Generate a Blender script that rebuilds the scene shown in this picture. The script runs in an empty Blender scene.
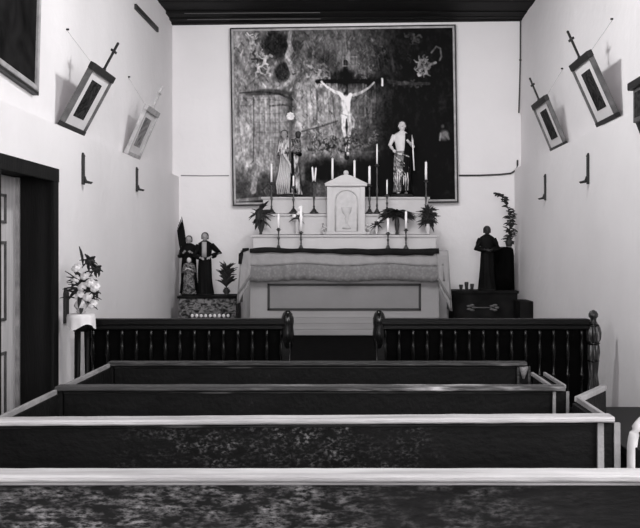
import bpy, bmesh, math, random
import numpy as np
from mathutils import Vector, Matrix, Euler

random.seed(7)
PI = math.pi
sc = bpy.context.scene
C = sc.collection
CAM_Z = 1.55
F = 900.0


def W(px, py, d):
    """photo pixel + distance down the nave -> point of the room"""
    return Vector(((px - 350) * d / F, d, CAM_Z - (py - 250) * d / F))


# ------------------------------------------------------------------ materials
def lin(v):
    v = v / 255.0
    return v / 12.92 if v <= 0.04045 else ((v + 0.055) / 1.055) ** 2.4


def tint(a):
    return (a, a * 0.972, a * 0.985, 1)


def mat(name, v, rough=0.7, amp=0.0, scale=6.0, bump=0.0, bscale=40.0, spec=0.4, stretch=(1, 1, 1), detail=6.0, dist=0.0):
    """v = linear reflectance; amp = relative mottling"""
    m = bpy.data.materials.new(name)
    m.use_nodes = True
    nt = m.node_tree
    b = nt.nodes['Principled BSDF']
    b.inputs['Roughness'].default_value = rough
    b.inputs['Specular IOR Level'].default_value = spec
    b.inputs['Base Color'].default_value = tint(v)
    tc = nt.nodes.new('ShaderNodeTexCoord')
    mp = nt.nodes.new('ShaderNodeMapping')
    mp.inputs['Scale'].default_value = stretch
    nt.links.new(tc.outputs['Object'], mp.inputs['Vector'])
    nz = nt.nodes.new('ShaderNodeTexNoise')
    nz.inputs['Scale'].default_value = scale
    nz.inputs['Detail'].default_value = detail
    nz.inputs['Distortion'].default_value = dist
    nt.links.new(mp.outputs['Vector'], nz.inputs['Vector'])
    cr = nt.nodes.new('ShaderNodeValToRGB')
    cr.color_ramp.elements[0].position = 0.3 if amp < 0.9 else 0.40
    cr.color_ramp.elements[1].position = 0.7 if amp < 0.9 else 0.60
    cr.color_ramp.elements[0].color = tint(max(0.001, v * (1 - amp)))
    cr.color_ramp.elements[1].color = tint(min(0.95, v * (1 + amp)))
    nt.links.new(nz.outputs['Fac'], cr.inputs['Fac'])
    nt.links.new(cr.outputs['Color'], b.inputs['Base Color'])
    if bump:
        n2 = nt.nodes.new('ShaderNodeTexNoise')
        n2.inputs['Scale'].default_value = bscale
        n2.inputs['Detail'].default_value = 5
        nt.links.new(mp.outputs['Vector'], n2.inputs['Vector'])
        bp = nt.nodes.new('ShaderNodeBump')
        bp.inputs['Strength'].default_value = bump
        bp.inputs['Distance'].default_value = 0.02
        nt.links.new(n2.outputs['Fac'], bp.inputs['Height'])
        nt.links.new(bp.outputs['Normal'], b.inputs['Normal'])
    return m


def wear_sheen_mat(name, v, vscuff_sheen, fine=60.0, lo=0.58, hi=0.66, big=2.5, blo=0.45, bhi=0.6, rough=0.5, stretch=(1, 1, 1), spec=0.3, patch=None):
    """dark varnished wood with pale scuffs; on caps and newel the tones paint shine"""
    m = mat(name, v, rough, 0.35, 5.0, 0.25, 30.0, spec, stretch)
    nt = m.node_tree
    b = nt.nodes['Principled BSDF']
    mp = [n for n in nt.nodes if n.type == 'MAPPING'][0]
    base = [n for n in nt.nodes if n.type == 'VALTORGB'][0]

    def noise_ramp(s, a, z, d=7.0):
        n = nt.nodes.new('ShaderNodeTexNoise')
        n.inputs['Scale'].default_value = s
        n.inputs['Detail'].default_value = d
        n.inputs['Roughness'].default_value = 0.62
        nt.links.new(mp.outputs['Vector'], n.inputs['Vector'])
        r = nt.nodes.new('ShaderNodeValToRGB')
        r.color_ramp.elements[0].position = a
        r.color_ramp.elements[1].position = z
        nt.links.new(n.outputs['Fac'], r.inputs['Fac'])
        return r
    r1 = noise_ramp(fine, lo, hi)
    r2 = noise_ramp(big, blo, bhi, 3.0)
    r3 = noise_ramp(fine * 0.27, 0.42, 0.62, 4.0)
    m3 = nt.nodes.new('ShaderNodeMath')
    m3.operation = 'MULTIPLY'
    nt.links.new(r1.outputs['Color'], m3.inputs[0])
    nt.links.new(r3.outputs['Color'], m3.inputs[1])
    mu = nt.nodes.new('ShaderNodeMath')
    mu.operation = 'MULTIPLY'
    nt.links.new(m3.outputs[0], mu.inputs[0])
    nt.links.new(r2.outputs['Color'], mu.inputs[1])
    fac = mu
    if patch:
        x0, w0, w1 = patch
        tc = [n for n in nt.nodes if n.type == 'TEX_COORD'][0]
        sx = nt.nodes.new('ShaderNodeSeparateXYZ')
        nt.links.new(tc.outputs['Object'], sx.inputs[0])
        s1 = nt.nodes.new('ShaderNodeMath')
        s1.operation = 'SUBTRACT'
        s1.inputs[1].default_value = x0
        nt.links.new(sx.outputs[0], s1.inputs[0])
        s2 = nt.nodes.new('ShaderNodeMath')
        s2.operation = 'ABSOLUTE'
        nt.links.new(s1.outputs[0], s2.inputs[0])
        mr = nt.nodes.new('ShaderNodeMapRange')
        mr.inputs[1].default_value, mr.inputs[2].default_value = w0, w1
        mr.inputs[3].default_value, mr.inputs[4].default_value = 1.0, 0.0
        nt.links.new(s2.outputs[0], mr.inputs[0])
        fac = nt.nodes.new('ShaderNodeMath')
        fac.operation = 'MULTIPLY'
        nt.links.new(mu.outputs[0], fac.inputs[0])
        nt.links.new(mr.outputs[0], fac.inputs[1])
    mx = nt.nodes.new('ShaderNodeMix')
    mx.data_type = 'RGBA'
    nt.links.new(fac.outputs[0], mx.inputs[0])
    nt.links.new(base.outputs['Color'], mx.inputs[6])
    mx.inputs[7].default_value = tint(vscuff_sheen)
    nt.links.new(mx.outputs[2], b.inputs['Base Color'])
    return m


M = {}
M['plaster'] = mat('whitewashed_plaster', 0.80, 0.9, 0.035, 1.3, 0.35, 9.0, 0.1)
M['ceiling'] = mat('dark_ceiling_boards', 0.008, 0.7, 0.4, 3.0, 0.2, 20.0, 0.1, (0.3, 4, 1))
M['floor'] = mat('dark_floor_boards', 0.02, 0.8, 0.4, 4.0, 0.2, 30.0, 0.1, (4, 0.4, 1))
M['carpet'] = mat('black_carpet', 0.008, 1.0, 0.3, 30.0, 0.2, 90.0, 0.0)
M['wood'] = mat('black_stained_wood', 0.004, 0.45, 0.4, 4.0, 0.15, 40.0, 0.12, (0.5, 3, 3))
M['casing'] = mat('dark_door_casing', 0.008, 0.7, 0.4, 3.0, 0.2, 30.0, 0.12, (3, 3, 0.4))
M['turned'] = mat('turned_dark_wood', 0.0035, 0.22, 0.3, 8.0, 0.0, 40.0, 0.3)
M['door'] = mat('grey_painted_door', 0.55, 0.6, 0.14, 5.0, 0.15, 30.0, 0.3, (3, 6, 0.5))
M['pew_near'] = wear_sheen_mat('scuffed_pew_board', 0.009, 0.62, 64.0, 0.42, 0.80, 3.4, 0.30, 0.66, 0.6, (0.6, 1, 1.7), 0.1, (-0.5, 0.4, 1.5))
M['pew_mid'] = wear_sheen_mat('lightly_scuffed_pew_board', 0.005, 0.45, 70.0, 0.48, 0.80, 3.2, 0.40, 0.66, 0.6, (0.8, 1, 1.3), 0.1, (-0.08, 0.25, 0.7))
M['pew_far'] = wear_sheen_mat('dark_pew_board', 0.004, 0.12, 34.0, 0.60, 0.72, 2.2, 0.52, 0.66, 0.6, (1, 1, 1), 0.1)
M['cap_pale'] = wear_sheen_mat('pale_shine_cap', 0.37, 0.18, 14.0, 0.58, 0.78, 2.0, 0.5, 0.65, 0.5, (0.35, 3, 3))  # gloss on the near pews' tops, put into the colour
M['cap_grey'] = wear_sheen_mat('grey_shine_cap', 0.03, 0.50, 18.0, 0.40, 0.62, 2.0, 0.25, 0.5, 0.5, (0.4, 3, 3), 0.3, (0.75, 0.5, 1.3))  # weaker shine of a farther pew put into the colour, with scuffs
M['cap_dark'] = wear_sheen_mat('unlit_dark_cap', 0.014, 0.12, 16.0, 0.48, 0.62, 2.0, 0.4, 0.6, 0.5, (0.4, 3, 3))  # darkest copy, for the cap that catches least light; also beads
M['edge'] = wear_sheen_mat('worn_pale_edge', 0.22, 0.09, 20.0, 0.5, 0.7, 3.0, 0.4, 0.6, 0.6, (1, 1, 1))
M['altar'] = mat('painted_altar_wood', 0.29, 0.6, 0.06, 3.0, 0.1, 20.0, 0.2)
M['altar_panel'] = mat('altar_front_panel', 0.21, 0.6, 0.07, 3.0, 0.1, 20.0, 0.2)
M['altar_white'] = mat('white_painted_wood', 0.50, 0.6, 0.05, 5.0, 0.1, 30.0, 0.2)
M['line'] = mat('dark_painted_line', 0.02, 0.6, 0.1)
M['cloth'] = mat('white_altar_linen', 0.29, 0.9, 0.06, 8.0, 0.3, 30.0, 0.05)
M['runner'] = mat('black_runner_cloth', 0.012, 0.95, 0.3, 9.0, 0.3, 30.0, 0.05)
M['relief_pale'] = mat('pale_relief', 0.46, 0.6, 0.08, 20.0)
M['relief'] = mat('grey_relief', 0.42, 0.6, 0.15, 20.0)
M['brass'] = mat('dark_metal', 0.022, 0.35, 0.3, 12.0, 0, 30, 0.6)
M['iron'] = mat('black_iron', 0.02, 0.55, 0.3, 12.0, 0, 30, 0.4)
M['candle'] = mat('white_wax', 0.85, 0.5, 0.03, 8.0, 0, 30, 0.3)
M['leaf'] = mat('dark_leaves', 0.022, 0.6, 0.6, 30.0, 0, 30, 0.3)
M['leaf_grey'] = mat('grey_leaves', 0.07, 0.6, 0.6, 30.0, 0, 30, 0.3)
M['petal'] = mat('white_petals', 0.75, 0.8, 0.15, 30.0)
M['vase'] = mat('pale_ceramic', 0.5, 0.4, 0.1, 9.0)
M['robe_pale'] = mat('pale_carved_robe', 0.36, 0.6, 0.90, 6.0, 0.2, 40.0, 0.3, (2.5, 2.5, 0.8), dist=2.5)  # steep mottling paints fold highlights and dark creases into the robe
M['robe_grey'] = mat('grey_carved_robe', 0.15, 0.5, 0.85, 10.0, 0.2, 40.0, 0.4, (2, 2, 0.7), dist=1.5)
M['robe_black'] = mat('black_carved_robe', 0.004, 0.7, 0.3, 8.0, 0, 40.0, 0.1)
M['robe_pattern'] = mat('patterned_robe', 0.10, 0.6, 0.95, 22.0, 0.0, 40.0, 0.2, dist=2.0)
M['skin'] = mat('painted_skin', 0.58, 0.55, 0.06, 9.0)
M['skin_grey'] = mat('greyed_skin', 0.30, 0.55, 0.15, 9.0)
M['skin_dark'] = mat('dark_skin', 0.02, 0.55, 0.25, 9.0)
M['hair'] = mat('dark_hair', 0.02, 0.6, 0.3, 30.0)
M['white'] = mat('white_paint', 0.8, 0.6, 0.04, 8.0)
M['mount'] = mat('pale_picture_mount', 0.72, 0.8, 0.05, 8.0, 0, 30, 0.1)
M['mount_faded'] = mat('faded_picture_mount', 0.66, 0.8, 0.06, 8.0, 0, 30, 0.1)
M['frame'] = mat('dark_moulded_frame', 0.014, 0.5, 0.4, 12.0, 0, 30, 0.3)
M['frame_mid'] = mat('grey_moulded_frame', 0.10, 0.5, 0.4, 12.0, 0, 30, 0.3)
M['frame_pale'] = mat('pale_moulded_frame', 0.36, 0.5, 0.3, 12.0, 0, 30, 0.3)
M['print'] = mat('dark_print', 0.022, 0.7, 0.95, 11.0, 0, 30, 0.1, dist=2.5)
M['print_faded'] = mat('faded_print', 0.22, 0.7, 0.7, 7.0, 0, 30, 0.1, dist=2.0)
M['dark_picture'] = mat('dark_canvas', 0.009, 0.8, 0.7, 3.5, 0, 30, 0.05, dist=1.5)
M['pedestal'] = mat('stencilled_pedestal', 0.10, 0.7, 0.95, 16.0, 0, 30, 0.2, (1, 1, 1.6), dist=1.2)
M['pedestal_dark'] = mat('dark_pedestal', 0.008, 0.8, 0.8, 7.0, 0, 30, 0.1)
M['cord_and_shade'] = mat('cord_and_ledge_shadow', 0.05, 0.8, 0.1)
M['wire'] = mat('thin_wire', 0.3, 0.8, 0.1)
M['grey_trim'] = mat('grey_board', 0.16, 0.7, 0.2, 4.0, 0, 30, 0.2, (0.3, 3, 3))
M['step_grey'] = mat('grey_altar_step', 0.27, 0.7, 0.12, 4.0, 0, 30, 0.2, (0.3, 3, 6))
M['bentwood'] = mat('pale_bentwood', 0.5, 0.5, 0.3, 6.0, 0, 30, 0.4)
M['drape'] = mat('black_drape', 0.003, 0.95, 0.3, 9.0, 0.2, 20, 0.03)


# ------------------------------------------------------------------ mesh kit
class MB:
    def __init__(s):
        s.v, s.f, s.sm = [], [], []

    def add(s, verts, faces, smooth=False):
        o = len(s.v)
        s.v += [tuple(p) for p in verts]
        for f in faces:
            s.f.append([o + i for i in f])
            s.sm.append(smooth)
        return s

    def box(s, x0, x1, y0, y1, z0, z1):
        vs = [(x, y, z) for x in (x0, x1) for y in (y0, y1) for z in (z0, z1)]
        return s.add(vs, [(0, 1, 3, 2), (4, 6, 7, 5), (0, 4, 5, 1), (2, 3, 7, 6), (0, 2, 6, 4), (1, 5, 7, 3)])

    def obox(s, mtx, sx, sy, sz):
        vs = [mtx @ Vector((x * sx / 2, y * sy / 2, z * sz / 2)) for x in (-1, 1) for y in (-1, 1) for z in (-1, 1)]
        return s.add(vs, [(0, 1, 3, 2), (4, 6, 7, 5), (0, 4, 5, 1), (2, 3, 7, 6), (0, 2, 6, 4), (1, 5, 7, 3)])

    def bar(s, a, b, w, h):
        """square bar from a to b"""
        a, b = Vector(a), Vector(b)
        d = b - a
        q = d.to_track_quat('Z', 'Y')
        return s.obox(Matrix.Translation((a + b) / 2) @ q.to_matrix().to_4x4(), w, h, d.length)

    def loft(s, rings, cap=True, closed=True, smooth=True):
        n = len(rings[0])
        vs = [p for r in rings for p in r]
        fs = []
        for i in range(len(rings) - 1):
            for j in range(n if closed else n - 1):
                k = (j + 1) % n
                fs.append((i * n + j, i * n + k, (i + 1) * n + k, (i + 1) * n + j))
        if cap and closed:
            fs.append(tuple(range(n - 1, -1, -1)))
            fs.append(tuple((len(rings) - 1) * n + j for j in range(n)))
        return s.add(vs, fs, smooth)

    def tube(s, pts, rad, n=10):
        pts = [Vector(p) for p in pts]
        if not isinstance(rad, (list, tuple)):
            rad = [rad] * len(pts)
        rings = []
        up = Vector((0.13, 0.21, 0.97)).normalized()
        for i, p in enumerate(pts):
            t = (pts[min(i + 1, len(pts) - 1)] - pts[max(i - 1, 0)]).normalized()
            if abs(t.dot(up)) > 0.95:
                up2 = Vector((0.9, 0.3, 0.1))
            else:
                up2 = up
            a = t.cross(up2).normalized()
            b = t.cross(a)
            rings.append([p + (a * math.cos(2 * PI * k / n) + b * math.sin(2 * PI * k / n)) * rad[i] for k in range(n)])
        return s.loft(rings)

    def lathe(s, prof, c=(0, 0, 0), n=20):
        rings = [[(c[0] + r * math.cos(2 * PI * k / n), c[1] + r * math.sin(2 * PI * k / n), c[2] + z) for k in range(n)] for r, z in prof]
        return s.loft(rings)

    def ball(s, c, r, n=14, m=9, rot=None):
        if not isinstance(r, (list, tuple)):
            r = (r, r, r)
        rings = []
        for i in range(m):
            a = PI * (i + 0.02) / (m - 1 + 0.04) - PI / 2
            rg = []
            for k in range(n):
                p = Vector((r[0] * math.cos(a) * math.cos(2 * PI * k / n), r[1] * math.cos(a) * math.sin(2 * PI * k / n), r[2] * math.sin(a)))
                if rot:
                    p = rot @ p
                rg.append(Vector(c) + p)
            rings.append(rg)
        return s.loft(rings)

    def leaf(s, base, d, length, width, bend=0.2):
        """a leaf blade with a rib fold and a little thickness"""
        base, d = Vector(base), Vector(d).normalized()
        side = d.cross(Vector((0.1, 0.2, 1))).normalized()
        nrm = side.cross(d).normalized()
        top, bot = [], []
        prof = [(0, 0.08), (0.25, 0.8), (0.5, 1.0), (0.75, 0.7), (1.0, 0.04)]
        for t, w in prof:
            c = base + d * (t * length) - nrm * (bend * length * t * t)
            top += [c - side * w * width / 2 + nrm * 0.12 * width * w, c, c + side * w * width / 2 + nrm * 0.12 * width * w]
        th = nrm * 0.0025
        n = len(top)
        vs = [p + th for p in top] + [p - th for p in top]
        fs = []
        for i in range(len(prof) - 1):
            for j in range(2):
                a = i * 3 + j
                fs.append((a, a + 1, a + 4, a + 3))
                fs.append((n + a, n + a + 3, n + a + 4, n + a + 1))
            for a, b2 in ((i * 3, i * 3 + 3), (i * 3 + 5, i * 3 + 2)):
                fs.append((a, b2, n + b2, n + a))
        return s.add(vs, fs, True)

    def build(s, name, material, parent=None, loc=(0, 0, 0), rot=(0, 0, 0), bevel=0.0, remesh=0.0, label=None):
        me = bpy.data.meshes.new(name)
        me.from_pydata(s.v, [], s.f)
        me.polygons.foreach_set('use_smooth', s.sm)
        me.materials.append(material)
        bm = bmesh.new()
        bm.from_mesh(me)
        bmesh.ops.recalc_face_normals(bm, faces=bm.faces)
        bm.to_mesh(me)
        bm.free()
        o = bpy.data.objects.new(name, me)
        C.objects.link(o)
        o.location = loc
        o.rotation_euler = rot
        if parent:
            o.parent = parent
        if bevel:
            md = o.modifiers.new('bevel', 'BEVEL')
            md.width = bevel
            md.segments = 2
            md.limit_method = 'ANGLE'
        if remesh:
            md = o.modifiers.new('remesh', 'REMESH')
            md.mode = 'VOXEL'
            md.voxel_size = remesh
            md.use_smooth_shade = True
            md2 = o.modifiers.new('smooth', 'SMOOTH')
            md2.factor = 0.5
            md2.iterations = 2
        if label:
            o['label'] = label
        return o


def thing(name, label, cat, loc=(0, 0, 0), rot=(0, 0, 0), group=None):
    o = bpy.data.objects.new(name, None)
    o.empty_display_size = 0.05
    C.objects.link(o)
    o.location = loc
    o.rotation_euler = rot
    return tag(o, label, cat, group)


def tag(o, label, cat, group=None):
    o['label'] = label
    o['category'] = cat
    if group:
        o['group'] = group
    return o


def struct(name, mb, m, bevel=0.0, label=None, cat=None):
    o = mb.build(name, m, bevel=bevel)
    o['kind'] = 'structure'
    if label:
        o['label'] = label
    if cat:
        o['category'] = cat
    return o


def dup(root, loc, label, group=None, rot=None):
    r = root.copy()
    C.objects.link(r)
    r.location = loc
    if rot:
        r.rotation_euler = rot
    r['label'] = label
    if group:
        r['group'] = group
    for ch in list(root.children):
        c = ch.copy()
        C.objects.link(c)
        c.parent = r
        for g in list(ch.children):
            d = g.copy()
            C.objects.link(d)
            d.parent = c
    return r


# ------------------------------------------------------------------ room shell
Y0, Y1 = -5.0, 11.0
XL, XLL = -2.17, -2.09      # upper / lower (thicker) face of one side wall
XR, XRL = 2.09, 2.01
ZT = 4.36


def wall_cells(mb, x0, x1, y0, y1, z0, z1, holes):
    ys = sorted({y0, y1} | {h[0] for h in holes} | {h[1] for h in holes})
    zs = sorted({z0, z1} | {h[2] for h in holes} | {h[3] for h in holes})
    ys = [y for y in ys if y0 <= y <= y1]
    zs = [z for z in zs if z0 <= z <= z1]
    for a, b in zip(ys, ys[1:]):
        for c, d in zip(zs, zs[1:]):
            m_, n_ = (a + b) / 2, (c + d) / 2
            if any(h[0] < m_ < h[1] and h[2] < n_ < h[3] for h in holes):
                continue
            mb.box(x0, x1, a, b, c, d)


DOOR = (5.25, 6.38, 0.0, 2.10)
WIN_L = (1.0, 3.4, 1.3, 3.4)
mb = MB()
wall_cells(mb, -2.55, XLL, Y0, Y1 + 0.2, 0, 2.445, [DOOR, WIN_L])
wall_cells(mb, -2.55, XL, Y0, Y1 + 0.2, 2.445, 4.6, [WIN_L])
struct('wall_left', mb, M['plaster'])
mb = MB()
wall_cells(mb, XRL, 2.5, Y0, Y1 + 0.2, 0, 2.54, [WIN_L])
wall_cells(mb, XR, 2.5, Y0, Y1 + 0.2, 2.54, 4.6, [WIN_L])
struct('wall_right', mb, M['plaster'])
struct('wall_back', MB().box(XL, XR, Y1, Y1 + 0.2, 0, 4.6), M['plaster'])
mb = MB()
mb.box(XL, -1.4, Y0 - 0.2, Y0, 0, 4.6).box(1.32, XR, Y0 - 0.2, Y0, 0, 4.6).box(-1.4, 1.32, Y0 - 0.2, Y0, 0, 1.2).box(-1.4, 1.32, Y0 - 0.2, Y0, 4.1, 4.6)
struct('wall_front', mb, M['plaster'])
mb = MB()
mb.box(-1.4, -1.33, Y0 - 0.15, Y0 - 0.1, 1.2, 4.1).box(1.25, 1.32, Y0 - 0.15, Y0 - 0.1, 1.2, 4.1).box(-0.07, -0.01, Y0 - 0.15, Y0 - 0.1, 1.2, 4.1)
mb.box(-1.4, 1.32, Y0 - 0.15, Y0 - 0.1, 1.2, 1.27).box(-1.4, 1.32, Y0 - 0.15, Y0 - 0.1, 4.03, 4.1).box(-1.4, 1.32, Y0 - 0.15, Y0 - 0.1, 2.6, 2.66)
struct('window_4', mb, M['white'])
struct('floor', MB().box(XLL, XRL, Y0, 7.15, -0.1, 0), M['floor'])
mb = MB()
SKY = (5.9, 7.3)
for k in range(80):
    y = Y0 + k * 16.0 / 80
    y2 = y + 16.0 / 80 - 0.008
    if y2 > SKY[0] and y < SKY[1]:
        mb.box(XL, -1.6, y, y2, ZT, ZT + 0.04)
        mb.box(1.5, XR, y, y2, ZT, ZT + 0.04)
    else:
        mb.box(XL, XR, y, y2, ZT + 0.004 * (k % 2), ZT + 0.04)
mb.box(XL, XR, Y0, SKY[0] - 0.1, ZT + 0.04, ZT + 0.1)
mb.box(XL, XR, SKY[1] + 0.1, Y1, ZT + 0.04, ZT + 0.1)
struct('ceiling', mb, M['ceiling'])
# skylight curb
mb = MB()
mb.box(-1.66, -1.6, SKY[0], SKY[1], ZT + 0.04, ZT + 0.4).box(1.5, 1.56, SKY[0], SKY[1], ZT + 0.04, ZT + 0.4)
mb.box(-1.66, 1.56, SKY[0] - 0.06, SKY[0], ZT + 0.04, ZT + 0.4).box(-1.66, 1.56, SKY[1], SKY[1] + 0.06, ZT + 0.04, ZT + 0.4)
mb.box(-0.07, -0.03, SKY[0], SKY[1], ZT + 0.04, ZT + 0.1)
struct('window_1', mb, M['white'])
for nm, x in (('window_2', -2.3), ('window_3', 2.24)):
    mb = MB()
    a, b, c, d = WIN_L
    mb.box(x, x + 0.05, a, a + 0.06, c, d).box(x, x + 0.05, b - 0.06, b, c, d)
    mb.box(x, x + 0.05, a, b, c, c + 0.06).box(x, x + 0.05, a, b, d - 0.06, d)
    mb.box(x, x + 0.05, (a + b) / 2 - 0.02, (a + b) / 2 + 0.02, c, d)
    mb.box(x, x + 0.05, a, b, 2.33, 2.37)
    struct(nm, mb, M['white'])

# cornice at the altar wall: dark moulded boards, slightly out of level
mb = MB()
L, R = XL, XR


def tilted(mb, y0, y1, zl0, zr0, zl1, zr1):
    vs = [(L, y0, zl0), (R, y0, zr0), (R, y1, zr0), (L, y1, zl0), (L, y0, zl1), (R, y0, zr1), (R, y1, zr1), (L, y1, zl1)]
    mb.add(vs, [(0, 3, 2, 1), (4, 5, 6, 7), (0, 1, 5, 4), (1, 2, 6, 5), (2, 3, 7, 6), (3, 0, 4, 7)])


tilted(mb, 10.93, 11.0, 4.295, 4.345, 4.36, 4.37)
tilted(mb, 10.80, 10.93, 4.315, 4.352, 4.36, 4.37)
tilted(mb, 10.60, 10.80, 4.335, 4.357, 4.36, 4.37)
struct('trim_1', mb, M['ceiling'])
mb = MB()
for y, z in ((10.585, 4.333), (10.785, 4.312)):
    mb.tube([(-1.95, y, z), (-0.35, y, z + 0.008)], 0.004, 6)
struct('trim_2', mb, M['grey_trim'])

# raised sanctuary with steps
mb = MB()
mb.box(XLL, XRL, 7.55, Y1, 0.0, 0.62)
struct('floor.001', mb, M['carpet'])
mb = MB()
mb.box(-1.6, 1.5, 7.15, 7.35, 0, 0.2).box(-1.6, 1.5, 7.35, 7.55, 0, 0.41)
mb.box(XLL, -1.6, 7.15, 7.55, 0, 0.02).box(1.5, XRL, 7.15, 7.55, 0, 0.02)
mb.box(-1.6, 1.5, 7.13, 7.36, 0.2, 0.225).box(-1.6, 1.5, 7.33, 7.56, 0.41, 0.435)
struct('trim_3', mb, M['wood'], 0.004)

# ledge lines on altar wall; dark strip stands in for the ledge's shadow
mb = MB()
p = [W(x, y, 10.985) for x, y in ((459, 175.5), (480, 175.4), (500, 174.5), (511, 173.4), (516, 170), (517.5, 165), (517.5, 160))]
mb.tube(p, 0.011, 6)
struct('ledge_shadow_strip', mb, M['cord_and_shade'])
mb = MB()
mb.tube([W(x, y, 10.995) for x, y in ((181, 175.5), (205, 175.8), (229, 175.6))], 0.007, 6)
struct('trim_5', mb, M['wire'])

# ------------------------------------------------------------------ side door
d0 = thing('door_1', 'grey panelled door set deep in its dark wooden frame beside the flower stand', 'door', (XLL, 6.38, 0))
d0['kind'] = 'structure'
mb = MB()
mb.box(-0.42, 0.0, -0.035, 0.0, 0, 2.10)              # far reveal lining
mb.box(-0.42, 0.0, -1.13, -1.095, 0, 2.10)
mb.box(-0.42, 0.0, -1.13, 0.0, 2.065, 2.10)
mb.box(0.0, 0.022, -0.09, 0.012, 0, 2.125)             # casing on the wall face
mb.box(0.0, 0.022, -1.16, -1.04, 0, 2.125)
mb.box(0.0, 0.026, -1.16, 0.012, 2.03, 2.125)
mb.build('door_frame', M['casing'], d0, bevel=0.004)
mb = MB()
mb.box(-0.30, -0.26, -1.09, -0.035, 0.02, 2.06)
lf = mb.build('door_leaf', M['door'], d0, bevel=0.003)
for (z0, z1) in ((1.73, 1.93), (1.07, 1.61), (0.2, 0.86)):
    for (a, b) in ((-0.97, -0.66), (-0.56, -0.25)):
        mb = MB()
        for q in ((a, a + 0.02, z0, z1), (b - 0.02, b, z0, z1), (a, b, z0, z0 + 0.02), (a, b, z1 - 0.02, z1)):
            mb.box(-0.26, -0.248, q[0], q[1], q[2], q[3])
        mb.build('panel_moulding', M['frame_mid'], lf)
mb = MB()
mb.box(-0.26, -0.235, -0.062, -0.036, 0.02, 2.06)
mb.build('door_stop', M['frame_pale'], d0)

# ------------------------------------------------------------------ crucifixion canvas, painted stroke by stroke
PX0, PX1, PY0, PY1 = 234.0, 455.0, 29.0, 202.0
NU, NV = 442, 346
uu, vv = np.meshgrid(np.linspace(PX0, PX1, NU), np.linspace(PY0, PY1, NV))
rng = np.random.RandomState(3)


def vnoise(sx, sy):
    gx, gy = int(221 / sx) + 3, int(173 / sy) + 3
    g = rng.rand(gy, gx)
    x, y = (uu - PX0) / sx, (vv - PY0) / sy
    i, j = x.astype(int), y.astype(int)
    fx, fy = x - i, y - j
    fx, fy = fx * fx * (3 - 2 * fx), fy * fy * (3 - 2 * fy)
    return (g[j, i] * (1 - fx) + g[j, i + 1] * fx) * (1 - fy) + (g[j + 1, i] * (1 - fx) + g[j + 1, i + 1] * fx) * fy


img = np.full((NV, NU), 70.0)


def blend(mask, val, a=1.0):
    global img
    m_ = np.clip(mask, 0, 1) * a
    img = img * (1 - m_) + val * m_


def ell(cx, cy, rx, ry, val, a=1.0, soft=0.5, ang=0.0):
    c, s = math.cos(math.radians(ang)), math.sin(math.radians(ang))
    x, y = uu - cx, vv - cy
    q = np.sqrt(((x * c + y * s) / rx) ** 2 + ((-x * s + y * c) / ry) ** 2)
    blend((1 - q) / soft + 0.0, val, a)


def stroke(pts, w, val, a=1.0):
    w = w if isinstance(w, (list, tuple)) else (w, w)
    n = len(pts) - 1
    acc = np.zeros_like(img)
    for i in range(n):
        (x0, y0), (x1, y1) = pts[i], pts[i + 1]
        dx, dy = x1 - x0, y1 - y0
        t = np.clip(((uu - x0) * dx + (vv - y0) * dy) / (dx * dx + dy * dy + 1e-9), 0, 1)
        dd = np.hypot(uu - x0 - t * dx, vv - y0 - t * dy)
        ww = w[0] + (w[1] - w[0]) * (i + t) / n
        acc = np.maximum(acc, np.clip((ww * 0.5 + 0.35 - dd) / 0.7, 0, 1))
    blend(acc, val, a)


def sm(a, b, x):
    t = np.clip((x - a) / (b - a), 0, 1)
    return t * t * (3 - 2 * t)


# broad tones: pale at one side, black at the other
img = 118 - 88 * sm(335, 400, uu + 0.12 * (vv - 110))
img += 22 * sm(100, 125, vv) * (1 - sm(265, 300, uu)) * (1 - sm(160, 180, vv))
img -= 45 * sm(158, 192, vv) * (1 - sm(280, 330, uu))
img -= 28 * sm(150, 175, vv) * sm(290, 310, uu) * (1 - sm(385, 400, uu))
img -= 34 * (1 - sm(38, 95, vv)) * sm(268, 300, uu) * (1 - sm(360, 395, uu))
# dark clouds near the top
ell(277, 44, 17, 20, 40, 0.95, 0.4)
ell(256, 33, 14, 9, 78, 0.7, 0.6)
ell(283, 71, 9.5, 12, 45, 0.95, 0.35, 20)
ell(297, 46, 7, 8, 60, 0.8, 0.5)
ell(330, 60, 14, 12, 40, 0.7, 0.7)
ell(312, 52, 10, 9, 52, 0.7, 0.6)
ell(342, 78, 26, 13, 30, 0.85, 0.6)
ell(372, 82, 26, 12, 26, 0.8, 0.7)
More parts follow.
